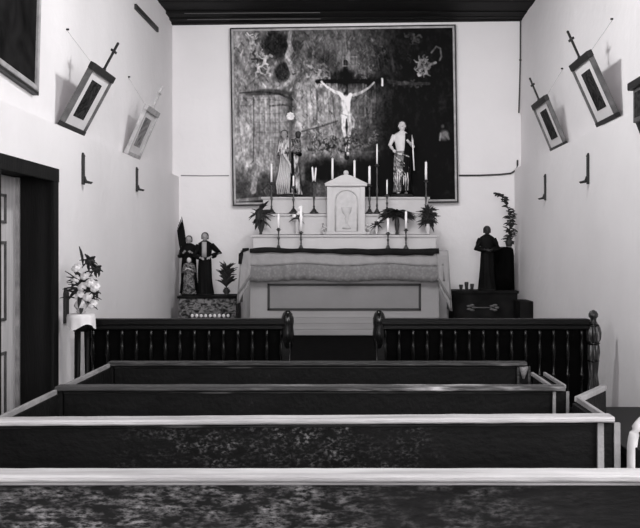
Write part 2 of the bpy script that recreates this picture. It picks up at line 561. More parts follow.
# rays falling from the sky
for k in range(46):
    x = rng.uniform(296, 395)
    y = rng.uniform(29, 60)
    ln = rng.uniform(12, 34)
    sl = (x - 345) * 0.004
    stroke([(x, y), (x + sl * ln, y + ln)], rng.uniform(0.8, 2.6), rng.uniform(55, 135) - 40 * (x > 372), 0.4)
for k in range(60):
    x = rng.uniform(296, 338)
    y = rng.uniform(78, 108)
    stroke([(x, y), (x + rng.uniform(-2, 2), y + rng.uniform(12, 38))], rng.uniform(1.0, 3.6), rng.uniform(95, 190), 0.45)
for k in range(26):
    x = rng.uniform(355, 376)
    y = rng.uniform(84, 106)
    stroke([(x, y), (x + rng.uniform(-1, 1), y + rng.uniform(10, 26))], rng.uniform(0.8, 2.2), rng.uniform(60, 130), 0.5)
img *= 0.80 + 0.40 * vnoise(4, 7)
for k in range(1300):
    x, y = rng.uniform(PX0, 400), rng.uniform(PY0, 192)
    i0, j0 = int((x - PX0) * 2), int((y - PY0) * 2)
    b = rng.uniform(-0.9, 0.9) + PI / 2
    ln, ww = rng.uniform(2, 7), rng.uniform(0.5, 1.3)
    J0, J1, I0, I1 = max(0, j0 - 18), min(NV, j0 + 19), max(0, i0 - 18), min(NU, i0 + 19)
    U, V_ = uu[J0:J1, I0:I1], vv[J0:J1, I0:I1]
    dx, dy = ln * math.cos(b), ln * math.sin(b)
    tt = np.clip(((U - x) * dx + (V_ - y) * dy) / (ln * ln), 0, 1)
    mk = np.clip((ww * 0.5 + 0.35 - np.hypot(U - x - tt * dx, V_ - y - tt * dy)) / 0.7, 0, 1)
    sgn = rng.choice([-1, 1])
    img[J0:J1, I0:I1] *= 1 + sgn * rng.uniform(0.05, 0.30) * mk * (1 if x < 372 else 0.35)
# smoke plume
stroke([(292, 31), (290, 40), (293, 50), (288, 58), (291, 66), (294, 74), (289, 82), (283, 86)], (3.5, 4.5), 150, 0.75)
stroke([(291, 45), (287, 55), (292, 62)], 2.5, 178, 0.7)
stroke([(289, 80), (283, 86), (276, 88)], 2.2, 170, 0.7)
# round tower
ell(268, 92, 27, 5, 62, 0.85, 0.35)
blend(sm(252.5, 254, uu) * (1 - sm(291, 292, uu)) * sm(93, 95, vv) * (1 - sm(150, 176, vv)), 136, 0.85)
blend(sm(281, 292, uu) * (1 - sm(292, 293, uu)) * sm(90, 93, vv) * (1 - sm(112, 118, vv)), 52, 0.9)
stroke([(240, 91.5), (262, 90.5), (280, 93), (293, 99)], (1.2, 2.4), 50, 0.85)
stroke([(270, 105), (283, 104), (293, 106)], 1.8, 58, 0.8)
stroke([(254, 99), (268, 98), (281, 100)], 1.2, 92, 0.7)
stroke([(237, 104), (252, 104)], 1.0, 98, 0.6)
stroke([(237, 98), (252, 97)], 1.0, 100, 0.5)
for x in (254, 259, 264, 269.5, 275, 279):
    stroke([(x, 96), (x + 0.4, 128), (x - 1.5, 158)], 0.9, 96, 0.65)
    stroke([(x + 2, 98), (x + 2.2, 125)], 1.6, 160, 0.5)
stroke([(236, 66), (236, 110)], 2.4, 140, 0.4)
ell(243, 132, 10, 26, 165, 0.7, 0.8)
for x0, x1 in ((253.5, 253.5), (291.5, 291)):
    stroke([(x0, 96), (x1, 130), (x1 - 1, 160)], 1.1, 62, 0.75)
for y in (112, 121, 131, 142):
    stroke([(254, y), (270, y + 1), (290, y)], 0.8, 100, 0.5)
stroke([(236, 115), (236, 150)], 1.5, 170, 0.5)
stroke([(239, 92), (239, 124), (241, 150)], 0.9, 92, 0.5)
ell(246, 112, 6, 9, 158, 0.6, 0.7)
# ground plumes low down
stroke([(258, 168), (254, 178), (252, 190)], (4, 6), 150, 0.6)
ell(243, 180, 9, 12, 72, 0.7, 0.8)
ell(264, 178, 9, 10, 62, 0.7, 0.8, 40)
stroke([(236, 199), (268, 197)], 3, 128, 0.7)
ell(276, 166, 6, 16, 132, 0.5, 0.8)


# winged children among the clouds
def scribble(cx, cy, rx, ry, n, lo, hi, ln=6, w=(0.8, 2.2), a=0.85):
    for k in range(n):
        t, r = rng.uniform(0, 2 * PI), math.sqrt(rng.rand())
        x, y = cx + rx * r * math.cos(t), cy + ry * r * math.sin(t)
        b = rng.uniform(0, 2 * PI)
        l = rng.uniform(0.3, 1) * ln
        stroke([(x, y), (x + l * 0.6 * math.cos(b), y + l * 0.6 * math.sin(b)), (x + l * math.cos(b + 0.7), y + l * math.sin(b + 0.7))], rng.uniform(*w), rng.uniform(lo, hi), a)


def putto(cx, cy, sc_, flip=1, v=185, a=0.9):
    f = flip
    ell(cx - 1 * sc_ * f, cy, 6 * sc_, 5 * sc_, 46, 0.6, 0.7)
    stroke([(cx + 1.5 * f * sc_, cy - 2.5 * sc_), (cx + 4.5 * f * sc_, cy - 5.5 * sc_), (cx + 6 * f * sc_, cy - 4 * sc_)], (1.4 * sc_, 2.2 * sc_), v * 0.75, a)
    stroke([(cx, cy - 2.2 * sc_), (cx - 0.6 * f * sc_, cy + 1.6 * sc_)], (2.6 * sc_, 3.0 * sc_), v, a)
    stroke([(cx - 0.5 * f * sc_, cy + 1.6 * sc_), (cx + 2.4 * f * sc_, cy + 3 * sc_), (cx + 2.0 * f * sc_, cy + 5.4 * sc_)], (1.8 * sc_, 1.1 * sc_), v * 0.95, a)
    stroke([(cx - 0.8 * f * sc_, cy + 1.6 * sc_), (cx - 2.6 * f * sc_, cy + 3.6 * sc_), (cx - 4.4 * f * sc_, cy + 4.2 * sc_)], (1.8 * sc_, 1.0 * sc_), v * 0.9, a)
    stroke([(cx - 0.5 * f * sc_, cy - 2 * sc_), (cx - 3.4 * f * sc_, cy - 2.6 * sc_), (cx - 5 * f * sc_, cy - 4.4 * sc_)], (1.4 * sc_, 0.9 * sc_), v * 0.95, a)
    ell(cx + 0.6 * f * sc_, cy - 4.6 * sc_, 1.7 * sc_, 1.9 * sc_, v, 1, 0.4)
    ell(cx + 0.6 * f * sc_, cy - 5.7 * sc_, 1.6 * sc_, 0.9 * sc_, 60, 0.8, 0.5)


ell(262, 64, 13, 11, 84, 0.6, 0.7)
scribble(262, 66, 9, 8, 12, 100, 170, 4)
scribble(259, 58, 8, 4, 8, 25, 60, 7)
scribble(254, 38, 6, 5, 9, 130, 195, 6)
stroke([(247, 33), (251, 38), (254, 43)], 1.6, 185, 0.9)
stroke([(258, 33), (255, 40)], 1.6, 170, 0.9)
scribble(263, 54, 4, 5, 8, 120, 190, 4)
ell(268, 56, 2.3, 2.5, 165, 0.9)
scribble(318, 72, 10, 9, 24, 60, 160, 7)
scribble(320, 78, 6, 6, 10, 120, 190, 5)
scribble(300, 66, 8, 10, 14, 70, 135, 6)
scribble(372, 55, 16, 14, 26, 45, 105, 6, a=0.6)
scribble(365, 72, 12, 8, 26, 45, 105, 6, a=0.7)
scribble(415, 40, 8, 7, 14, 38, 78, 5, a=0.8)
scribble(425, 66, 6, 8, 22, 75, 150, 5)
scribble(421, 73, 4, 5, 8, 110, 165, 4)
putto(266, 60, 1.15, 1, 195)
putto(259, 68, 1.1, -1, 190)
putto(269, 70, 0.9, 1, 175)
putto(254, 40, 1.0, -1, 175)
putto(320, 74, 1.0, 1, 150)
putto(421, 66, 1.1, 1, 135)
putto(427, 73, 1.0, -1, 125)
putto(416, 40, 0.9, -1, 70)
stroke([(427, 72), (432, 66), (437, 64)], (1.8, 2.6), 125, 0.9)
stroke([(433, 54), (438, 48), (442, 50), (443, 58), (441, 62)], 1.7, 100, 0.85)
stroke([(388, 82), (400, 84), (415, 85), (430, 85)], (4, 3), 70, 0.55)
scribble(410, 85, 20, 4, 18, 48, 88, 6, a=0.6)
scribble(405, 60, 7, 10, 10, 34, 58, 6, a=0.6)
# cross and signboard
stroke([(318, 81), (386, 82)], 4.2, 24, 0.9)
stroke([(346.5, 62), (346.5, 158)], 4.5, 28, 0.85)
ell(347, 75, 9, 8, 24, 0.8, 0.6)
for q in ([(344, 57), (358, 57)], [(344, 66), (358, 66)], [(344, 57), (344, 66)], [(358, 57), (358, 66)]):
    stroke(q, 1.0, 118, 0.8)
for x in (347, 350, 353, 356):
    stroke([(x, 59), (x, 64.5)], 0.7, 96, 0.7)
stroke([(300, 92), (299, 112), (302, 134)], 3.5, 165, 0.55)
stroke([(309, 88), (310, 110), (309, 126)], 3.0, 180, 0.55)
stroke([(326, 94), (327, 112), (325, 124)], 3.5, 178, 0.6)
stroke([(317, 90), (318, 108), (316, 124)], 2.0, 70, 0.7)
stroke([(333, 96), (334, 110), (336, 124)], 1.6, 82, 0.7)
ell(316, 77, 6, 4, 172, 0.6, 0.7)
ell(322, 92, 5, 6, 70, 0.5, 0.7)
ell(300, 180, 18, 26, 46, 0.75, 0.6)
ell(302, 172, 3, 14, 130, 0.7, 0.7)
# figure on the cross
stroke([(323, 82.5), (328, 87), (334, 91), (342, 94.5)], (1.8, 3.4), 206, 1)
stroke([(375, 83), (370, 88), (362, 93), (354, 95.5)], (1.6, 3.2), 158, 1)
ell(322.5, 81.5, 1.8, 1.6, 200, 0.9)
ell(345, 89, 3.2, 4.2, 66, 1)
ell(344.5, 90.5, 1.8, 2.6, 140, 0.9)
stroke([(340, 93), (344, 98), (346, 106), (346.5, 112)], (3, 7), 216, 1)
stroke([(351, 95), (348, 102), (347, 112)], (4, 7), 205, 1)
ell(346, 103, 5.6, 9, 214, 0.95, 0.35)
stroke([(346, 98), (346.5, 110)], 0.8, 165, 0.6)
ell(346.5, 115.5, 6.6, 4.6, 206, 0.95, 0.4)
stroke([(340, 113), (352, 118)], 1.2, 130, 0.7)
stroke([(351, 116), (354.5, 121), (353.5, 127)], 2.4, 168, 0.85)
stroke([(344, 118), (343.5, 128), (345.5, 138), (346, 151)], (4.4, 2.4), 198, 1)
stroke([(349.5, 118), (350, 128), (348, 140), (347.5, 153)], (4.4, 2.4), 172, 1)
stroke([(347, 119), (346.8, 134), (347, 150)], 0.7, 70, 0.8)
ell(347.5, 154, 1.9, 2.8, 180, 0.9)
stroke([(383.2, 79.5), (383.2, 86)], 2.0, 205, 1)
# crowd, rocks and distant town under the cross
scribble(318, 132, 16, 10, 60, 65, 150, 5, (0.6, 1.6), 0.7)
scribble(363, 138, 13, 10, 70, 40, 110, 4, (0.6, 1.6), 0.75)
scribble(322, 146, 14, 7, 40, 30, 100, 5, (0.6, 1.8), 0.7)
scribble(340, 145, 22, 8, 44, 22, 70, 5, (0.8, 2.0), 0.7)
stroke([(302, 131), (322, 126), (338, 121)], 1.6, 60, 0.7)
stroke([(355, 119), (366, 117), (376, 113)], 1.4, 96, 0.7)
stroke([(350, 152), (364, 153), (378, 152)], 2.0, 84, 0.7)
ell(324, 170, 24, 17, 20, 0.92, 0.5)
ell(362, 172, 26, 16, 20, 0.9, 0.5)
stroke([(334, 128), (338, 140), (342, 150)], 2.0, 120, 0.6)
ell(320, 160, 5, 9, 62, 0.5, 0.8)
# half figure in the dark
ell(444.5, 137, 6.2, 6.6, 116, 0.9, 0.6)
stroke([(440, 142), (441, 135)], 1.6, 150, 0.7)
ell(443, 128, 2.2, 2.8, 66, 0.9, 0.6)
stroke([(446, 134), (449, 141)], 2.2, 128, 0.6)
ell(425, 160, 22, 36, 22, 0.6, 0.8)
# brush grain
img *= 0.86 + 0.28 * vnoise(1.4, 2.0)
img *= 0.84 + 0.32 * vnoise(2.0, 3.0)
img *= 0.90 + 0.20 * vnoise(6, 10)
img += (vnoise(1.2, 1.2) - 0.5) * 14 * (1 - 0.7 * sm(375, 400, uu))
img = np.clip(24 + (img - 33) * 1.12, 20, 218)
vlin = np.array(img) / 255.0
vlin = np.where(vlin <= 0.04045, vlin / 12.92, ((vlin + 0.055) / 1.055) ** 2.4)
vlin = np.clip(vlin * 1.18 - 0.006, 0.003, 0.85)

pc = W(344.2, 115.3, 10.93)
PW, PH = 2.735, 2.155
ptilt = math.radians(-0.9)
pt = thing('altar_painting', 'large dark crucifixion canvas on the wall above the altar', 'painting', pc, (0, ptilt, 0))
cw, chh = PW - 0.06, PH - 0.06
xs = (np.linspace(-cw / 2, cw / 2, NU))
zs = (np.linspace(chh / 2, -chh / 2, NV))
gx, gz = np.meshgrid(xs, zs)
co = np.stack([gx, np.full_like(gx, 0.0), gz], -1).reshape(-1, 3)
idx = np.arange(NU * NV).reshape(NV, NU)
fa = np.stack([idx[:-1, :-1], idx[1:, :-1], idx[1:, 1:], idx[:-1, 1:]], -1).reshape(-1, 4)
me = bpy.data.meshes.new('canvas')
me.vertices.add(NU * NV)
me.vertices.foreach_set('co', co.ravel())
me.loops.add(fa.size)
me.loops.foreach_set('vertex_index', fa.ravel())
me.polygons.add(len(fa))
me.polygons.foreach_set('loop_start', np.arange(0, fa.size, 4))
me.polygons.foreach_set('loop_total', np.full(len(fa), 4))
me.update()
ca = me.color_attributes.new('paint', 'FLOAT_COLOR', 'POINT')
cols = np.stack([vlin, vlin * 0.972, vlin * 0.985, np.ones_like(vlin)], -1).reshape(-1)
ca.data.foreach_set('color', cols.astype(np.float32))
mp_ = bpy.data.materials.new('oil_paint')
mp_.use_nodes = True
nt = mp_.node_tree
at = nt.nodes.new('ShaderNodeVertexColor')
at.layer_name = 'paint'
bs = nt.nodes['Principled BSDF']
bs.inputs['Roughness'].default_value = 0.75
bs.inputs['Specular IOR Level'].default_value = 0.1
nt.links.new(at.outputs['Color'], bs.inputs['Base Color'])
me.materials.append(mp_)
cv = bpy.data.objects.new('canvas', me)
C.objects.link(cv)
cv.parent = pt
mb = MB()
mb.box(-cw / 2, cw / 2, 0.004, 0.03, -chh / 2, chh / 2)
mb.build('stretcher', M['frame'], pt)


def frame_bars(mb, w, h, t, y0, y1, plane='xz'):
    for a, b, c, d in ((-w / 2, -w / 2 + t, -h / 2, h / 2), (w / 2 - t, w / 2, -h / 2, h / 2), (-w / 2 + t, w / 2 - t, -h / 2, -h / 2 + t), (-w / 2 + t, w / 2 - t, h / 2 - t, h / 2)):
        mb.box(a, b, y0, y1, c, d)


mb = MB()
frame_bars(mb, cw + 0.035, chh + 0.035, 0.024, -0.012, 0.03)
mb.build('inner_frame', M['frame_pale'], pt, bevel=0.004)
mb = MB()
frame_bars(mb, cw + 0.065, chh + 0.065, 0.0155, -0.018, 0.035)
mb.build('outer_frame', M['frame'], pt, bevel=0.004)


# ------------------------------------------------------------------ stations of the cross
def station(label, side, dn, df, zb, xt_lean, h, mats, nail_dz=0.32, group='stations of the cross leaning from the walls'):
    """side -1 / +1 wall; dn/df near and far edge distance; leans out by xt_lean over its height"""
    xw = -2.125 if side < 0 else 2.045
    w = df - dn
    lean = math.atan2(xt_lean, h)
    H = math.hypot(xt_lean, h)
    t = thing('station_picture', label, 'picture', (xw, (dn + df) / 2, zb), (0, lean, 0 if side < 0 else PI), group)
    fm, mm, pm = mats
    b = 0.024
    mb = MB()
    for ya in (-w / 2, w / 2 - b):
        MB().box(-0.03, 0.012, ya, ya + b, 0.036, H - 0.045).build('side_moulding', M['frame_mid'] if fm is M['frame'] else fm, t, bevel=0.004)
    MB().box(-0.03, 0.014, -w / 2 - 0.004, w / 2 + 0.004, 0, 0.036).build('bottom_moulding', fm, t, bevel=0.005)
    MB().box(-0.03, 0.016, -w / 2 - 0.008, w / 2 + 0.008, H - 0.045, H + 0.01).build('top_moulding', fm, t, bevel=0.005)
    MB().box(-0.022, -0.006, -w / 2 + b, w / 2 - b, b, H - 0.04).build('mount', mm, t)
    MB().box(-0.006, -0.003, -w * 0.235, w * 0.225, H * 0.21, H * 0.80).build('print', pm, t)
    cm = fm
    mb = MB()
    L_ = 0.235
    mb.bar((-0.008, 0.0, H), (-0.008, 0.0, H + L_), 0.016, 0.016)
    mb.bar((-0.008, -0.055, H + L_ * 0.72), (-0.008, 0.055, H + L_ * 0.72), 0.018, 0.018)
    mb.ball((-0.008, 0, H + L_), 0.012, 8, 6)
    mb.ball((-0.008, 0, H + 0.008), 0.018, 8, 6)
    mb.build('cross', cm, t)
    # hanging wire from a nail in the wall
    mtx = Matrix.Translation(t.location) @ Euler((0, lean, 0 if side < 0 else PI)).to_matrix().to_4x4()
    nail = Vector((XL if side < 0 else XR, (dn + df) / 2, zb + h + nail_dz))
    n_l = mtx.inverted() @ nail
    mb = MB()
    mb.tube([(-0.028, 0, H - 0.03), n_l], 0.0013, 6)
    mb.build('hanging_wire', M['wire'], t)
    mb = MB()
    off = mtx.inverted().to_3x3() @ Vector((0.02 * (1 if side < 0 else -1), 0, 0))
    mb.tube([n_l, n_l + off], 0.008, 8)
    mb.build('nail', M['iron'], t)
    return t


dark3 = (M['frame'], M['mount'], M['print'])
pale3 = (M['frame_pale'], M['mount_faded'], M['print_faded'])
station('dark framed station picture leaning out above the wall bracket nearest the panelled door', -1, 6.61, 7.16, 2.462, 0.245, 0.455, dark3)
station('faded pale framed station picture, the washed-out one next to the altar wall', -1, 8.55, 9.05, 2.462, 0.20, 0.46, pale3)
station('larger dark framed station picture on the wall opposite the door', 1, 6.88, 7.42, 2.565, 0.225, 0.50, dark3)
station('small dark framed station picture near the corner cable by the altar wall', 1, 8.54, 9.12, 2.545, 0.195, 0.465, dark3)

# dark framed picture high on the door side
wp = thing('wall_painting', 'dark old picture in a grey frame hanging above the panelled door', 'painting', (XL + 0.03, 5.6, 3.35), (math.radians(-4.3), 0, 0))
pw_, ph_ = 1.18, 1.36
MB().box(-0.02, 0.0, -pw_ / 2, pw_ / 2, -ph_ / 2, ph_ / 2).build('canvas', M['dark_picture'], wp)
mb = MB()
for a, b, c, d in ((-1, -0.945, -1, 1), (0.945, 1, -1, 1), (-0.945, 0.945, -1, -0.945), (-0.945, 0.945, 0.945, 1)):
    mb.box(-0.025, 0.022, a * pw_ / 2, b * pw_ / 2, c * ph_ / 2, d * ph_ / 2)
mb.build('frame', M['frame_pale'], wp, bevel=0.008)
mb = MB()
for a, b, c, d in ((-1.03, -0.99, -1.03, 1.03), (0.99, 1.03, -1.03, 1.03), (-0.99, 0.99, -1.03, -0.99), (-0.99, 0.99, 0.99, 1.03)):
    mb.box(-0.025, 0.012, a * pw_ / 2, b * pw_ / 2, c * ph_ / 2, d * ph_ / 2)
mb.build('outer_moulding', M['frame'], wp)

# dark strip high on the wall
mb = MB()
mb.bar((XL + 0.012, 9.05, 4.0), (XL + 0.012, 10.1, 4.02), 0.025, 0.055)
tag(mb.build('wall_batten', M['iron'], loc=(0, 0, 0), bevel=0.004), 'short dark batten high on the white wall near the ceiling corner', 'batten')

# corner cord
mb = MB()
mb.tube([W(520.5, 21, 10.93), W(520.3, 60, 10.93), W(519.6, 90, 10.93), W(518.8, 113, 10.93)], 0.009, 6)
mb.ball(W(520.3, 60, 10.93), 0.016, 8, 6)
tag(mb.build('cable', M['cord_and_shade']), 'thin dark cable hanging down the corner beside the altar wall', 'cable')

# moulded dark object on the wall near the picture's edge
cb = thing('wall_shrine', 'dark wooden wall shrine with projecting moulded top opposite the door', 'shrine', (XRL, 5.89, 2.30))
mb = MB()
mb.box(-0.07, 0.0, -0.30, 0.28, 0.12, 0.36)
mb.build('case', M['frame_mid'], cb, bevel=0.004)
MB().box(-0.10, 0.0, -0.32, 0.32, 0.345, 0.40).build('cornice', M['frame'], cb, bevel=0.01)
mb = MB()
for k in range(3):
    mb.box(-0.074, -0.068, -0.26 + k * 0.18, -0.12 + k * 0.18, 0.15, 0.32)
mb.build('panel', M['print'], cb)
for y in (-0.28, 0.22):
    mb = MB()
    mb.add([(0, y, 0.02), (0, y + 0.04, 0.02), (-0.02, y, 0.02), (-0.02, y + 0.04, 0.02), (0, y, 0.12), (0, y + 0.04, 0.12), (-0.06, y, 0.12), (-0.06, y + 0.04, 0.12)],
           [(0, 1, 3, 2), (4, 6, 7, 5), (0, 4, 5, 1), (2, 3, 7, 6), (0, 2, 6, 4), (1, 5, 7, 3)])
    mb.build('bracket', M['frame'], cb)


# candle brackets
def sconce(label, side, d, zt, zb):
    xw = XLL if side < 0 else XRL
    s = -side
    h = zt - zb
    t = thing('wall_bracket', label, 'bracket', (xw, d, zb), (0, 0, 0 if side < 0 else PI), 'iron brackets below the station pictures')
    mb = MB()
    mb.box(0.0, 0.018, -0.021, 0.021, 0.0, h - 0.02)
    mb.tube([(0.006, 0, h - 0.03), (0.006, 0, h)], [0.022, 0.008], 8)
    mb.build('back_plate', M['iron'], t, bevel=0.003)
    mb = MB()
    mb.tube([(0.012, 0, 0.06), (0.03, 0, 0.022), (0.075, 0, 0.012)], [0.016, 0.014, 0.009], 8)
    mb.lathe([(0.004, 0.0), (0.022, 0.004), (0.024, 0.012), (0.008, 0.016)], (0.06, 0, 0.008), 12)
    mb.build('foot', M['iron'], t)
    return t


sconce('black iron wall bracket under the dark station picture by the panelled door', -1, 7.02, 2.31, 2.06)
sconce('black iron wall bracket under the faded pale station picture', -1, 8.79, 2.36, 2.12)
sconce('black iron wall bracket under the small station picture near the corner cable', 1, 9.23, 2.33, 2.06)
sconce('black iron wall bracket under the larger station picture opposite the door', 1, 7.57, 2.366, 2.105)


# ------------------------------------------------------------------ communion rails
def baluster_mb(h):
    mb = MB()
    p = [(0.010, 0), (0.017, 0.01), (0.017, 0.05), (0.011, 0.07), (0.014, 0.12), (0.020, 0.2), (0.022, 0.26), (0.013, 0.36), (0.010, 0.44), (0.018, 0.455), (0.018, 0.475), (0.011, 0.49), (0.012, 0.56), (0.019, 0.63), (0.017, 0.69), (0.011, 0.74), (0.016, 0.76), (0.016, 0.8), (0.010, 0.81)]
    mb.lathe([(r, z * h / 0.81) for r, z in p], n=12)
    return mb


RD = 6.75


def rail(label, x0, x1, n):
    t = thing('communion_rail', label, 'rail', ((x0 + x1) / 2, RD, 0), (0, 0, 0), 'communion rails before the altar')
    w = x1 - x0
    mb = MB()
    mb.box(-w / 2, w / 2, -0.05, 0.05, 0.99, 1.035).box(-w / 2, w / 2, -0.035, 0.035, 0.955, 0.99)
    mb.build('top_rail', M['wood'], t, bevel=0.008)
    mb = MB()
    mb.box(-w / 2, w / 2, -0.03, 0.03, 0.08, 0.145)
    mb.build('bottom_rail', M['wood'], t, bevel=0.006)
    mb = MB()
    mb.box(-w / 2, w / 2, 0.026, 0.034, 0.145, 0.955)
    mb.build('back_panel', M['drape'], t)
    first = None
    for k in range(n):
        x = -w / 2 + (k + 0.5) * w / n
        if first is None:
            first = baluster_mb(0.81).build('baluster', M['turned'], t, (x, 0, 0.145))
        else:
            o = first.copy()
            C.objects.link(o)
            o.parent = t
            o.location = (x, 0, 0.145)
    return t


def gate_post(t, x, s):
    """scrolled post at the opening; s = the side the scroll bulges to"""
    mb = MB()
    mb.box(x - 0.03, x + 0.03, -0.04, 0.04, 0, 0.9)
    mb.build('gate_post', M['wood'], t, bevel=0.006)
    pr = [(0.0, 0.78), (0.02, 0.785), (0.036, 0.83), (0.046, 0.88), (0.049, 0.93), (0.043, 0.975), (0.047, 1.01), (0.047, 1.04), (0.036, 1.075), (0.016, 1.096), (0.0, 1.1)]
    mb = MB()
    mb.lathe(pr, (x + s * 0.012, -0.01, 0), 20)
    mb.build('scroll_finial', M['turned'], t)
    mb = MB()
    mb.tube([(x + s * 0.03, -0.042, 0.55), (x + s * 0.03, -0.042, 0.86)], 0.006, 8)
    mb.build('bead', M['turned'], t)


r1 = rail('dark balustered communion rail between the flower stand and the altar gap', -1.98, -0.46, 14)
gate_post(r1, 0.76 - 0.02, 1)
r2 = rail('dark balustered communion rail ending in a carved newel post', 0.21, 1.79, 15)
gate_post(r2, -0.79 + 0.02, -1)
# carved newel with hanging pendants
mb = MB()
pr = [(0.05, 0), (0.06, 0.03), (0.06, 0.1), (0.04, 0.14), (0.035, 0.3), (0.05, 0.42), (0.055, 0.5), (0.04, 0.62), (0.05, 0.7), (0.06, 0.78), (0.055, 0.83), (0.045, 0.85), (0.066, 0.88), (0.07, 0.93), (0.06, 0.97), (0.045, 1.0), (0.03, 1.02), (0.03, 1.035), (0.048, 1.05), (0.05, 1.07), (0.035, 1.09), (0.01, 1.1)]
n = 32
rings = []
for r, z in pr:
    r *= 0.70
    a = 0.22 if z < 0.98 else 0.03
    rings.append([((r * (1 + a * math.sin(8 * 2 * PI * k / n + z * 3))) * math.cos(2 * PI * k / n), (r * (1 + a * math.sin(8 * 2 * PI * k / n + z * 3))) * math.sin(2 * PI * k / n), z) for k in range(n)])
mb.loft(rings)
nw = mb.build('newel_post', wear_sheen_mat('highlight_streaked_newel', 0.014, 0.5, 18.0, 0.50, 0.64, 6.0, 0.45, 0.6, 0.3, (4, 4, 0.6), 0.6), r2, (0.825, 0, 0))  # pale vertical streaks are highlights painted into the wood
for z, r in ((0.85, 0.045), (0.985, 0.041), (0.72, 0.041)):
    MB().lathe([(r * 0.8, z - 0.012), (r * 1.12, z), (r * 0.8, z + 0.012)], n=24).build('ring', M['turned'], nw)


# ------------------------------------------------------------------ pews
XC, HALF = -0.19, 1.215


def pew(label, d, board, cap, arm_l, arm_r, edge, door=False, beads=False, end_cap=None, roll=0.0):
    """bench seen from its back; origin under the middle of the backboard, sitter faces the altar"""
    t = thing('pew', label, 'pew', (XC, d, 0), (0, roll, 0), 'wooden box pews of the nave')
    end_cap = end_cap or edge
    mb = MB()
    mb.box(-HALF + 0.03, HALF - 0.03, 0.0, 0.028, 0.06, 0.88)
    bp = mb.build('backboard', board, t, bevel=0.003)
    mb = MB()
    mb.tube([(-HALF + 0.03, -0.004, 0.864), (0, -0.004, 0.865), (HALF - 0.03, -0.004, 0.864)], 0.005, 8)
    mb.build('bead', edge if edge is M['cap_pale'] else M['cap_dark'], t)
    mb = MB()
    nseg = 40
    prof = [(-0.043, 0.879), (-0.046, 0.884), (-0.046, 0.893), (-0.040, 0.899), (0.040, 0.899), (0.046, 0.893), (0.046, 0.876)]
    rings = []
    for k in range(nseg + 1):
        x = -HALF + 2 * HALF * k / nseg
        dz = random.uniform(-0.0006, 0.0006)
        dy = random.uniform(-0.0015, 0.0015)
        rings.append([(x, y + dy, z + dz) for y, z in prof])
    mb.loft(rings, smooth=False)
    mb.build('cap_rail', cap, t)
    mb = MB()
    mb.box(-HALF + 0.03, HALF - 0.03, 0.028, 0.40, 0.43, 0.46)
    mb.build('seat', M['pew_far'], t, bevel=0.006)
    mb = MB()
    mb.box(-HALF + 0.03, HALF - 0.03, 0.33, 0.35, 0.06, 0.43)
    mb.build('seat_board', M['pew_far'], t)
    for s, ln in ((-1, arm_l), (1, arm_r)):
        mb = MB()
        x = s * (HALF - 0.015)
        tk = 0.03 if s > 0 else 0.012
        mb.box(x - tk, x + tk, -0.012, ln, 0.0, 0.872)
        e = mb.build('end_panel', board, t, bevel=0.003)
        mb = MB()
        if ln > 0.2:
            if beads and s > 0:
                for q in (-0.033, 0.033):
                    mb.bar((x + q, 0.047, 0.886), (x + q, ln, 0.886), 0.016, 0.02)
            else:
                mb.box(x - 0.009, x + 0.009, 0.046, ln + 0.008, 0.872, 0.896)
            mb.build('arm_rail', end_cap, e, bevel=0.004)
        if s > 0:
            mb = MB()
            for q in (-0.032, 0.032):
                mb.bar((x + q, -0.012, 0.02), (x + q, -0.012, 0.872), 0.024 if door else 0.014, 0.014)
            mb.build('edge_bead', edge, e)
        if s > 0 and ln < 0.2:
            mb = MB()
            mb.tube([(x, -0.014, 0.872), (x, -0.014, 0.84), (x, -0.014, 0.80)], [0.03, 0.02, 0.006], 10)
            mb.build('corner_boss', M['edge'], e)
    if door:
        dr = MB()
        x = HALF - 0.015
        a = Vector((x, arm_r + 0.015, 0))
        b = a + Vector((0.205, 0.33, 0))
        dv = (b - a).normalized()
        q = Matrix.Translation((a + b) / 2 + Vector((0, 0, 0.47))) @ Euler((0, 0, math.atan2(dv.y, dv.x))).to_matrix().to_4x4()
        dr.obox(q, (b - a).length, 0.025, 0.80)
        do = dr.build('pew_door', board, t, bevel=0.003)
        mb = MB()
        q2 = Matrix.Translation((a + b) / 2 + Vector((0, 0, 0.885))) @ Euler((0, 0, math.atan2(dv.y, dv.x))).to_matrix().to_4x4()
        mb.obox(q2, (b - a).length + 0.01, 0.032, 0.025)
        mb.build('door_cap', end_cap, do, bevel=0.004)
    return t


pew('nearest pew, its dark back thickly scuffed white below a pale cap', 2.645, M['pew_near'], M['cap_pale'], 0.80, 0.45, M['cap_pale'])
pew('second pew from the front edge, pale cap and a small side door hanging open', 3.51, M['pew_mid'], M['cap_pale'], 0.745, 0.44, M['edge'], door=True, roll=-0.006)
pew('third pew, grey scuffed cap and an end panel with two pale edge strips', 4.325, M['pew_far'], M['cap_grey'], 0.85, 0.50, M['edge'], beads=True)
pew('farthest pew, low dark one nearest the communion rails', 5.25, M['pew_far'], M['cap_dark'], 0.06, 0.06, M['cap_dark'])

bn = thing('wall_bench', 'low dark bench along the side wall behind the bentwood chair', 'bench', (1.74, 5.3, 0))
mb = MB()
mb.box(-0.24, 0.26, -0.9, 0.9, 0.43, 0.47)
mb.build('seat', M['wood'], bn, bevel=0.006)
MB().box(-0.2, 0.24, -0.86, 0.86, 0.0, 0.43).build('base', M['pew_far'], bn)

# bentwood chair in the aisle, cropped by the picture's edge
ch = thing('bentwood_chair', 'pale bentwood chair standing in the aisle beside the open pew door', 'chair', (1.30, 3.48, 0), (0, 0, 0))
mb = MB()
mb.lathe([(0.0, 0.44), (0.19, 0.44), (0.205, 0.452), (0.205, 0.468), (0.19, 0.475), (0.0, 0.475)], (0, 0.2, 0), 28)
mb.build('seat', M['bentwood'], ch)


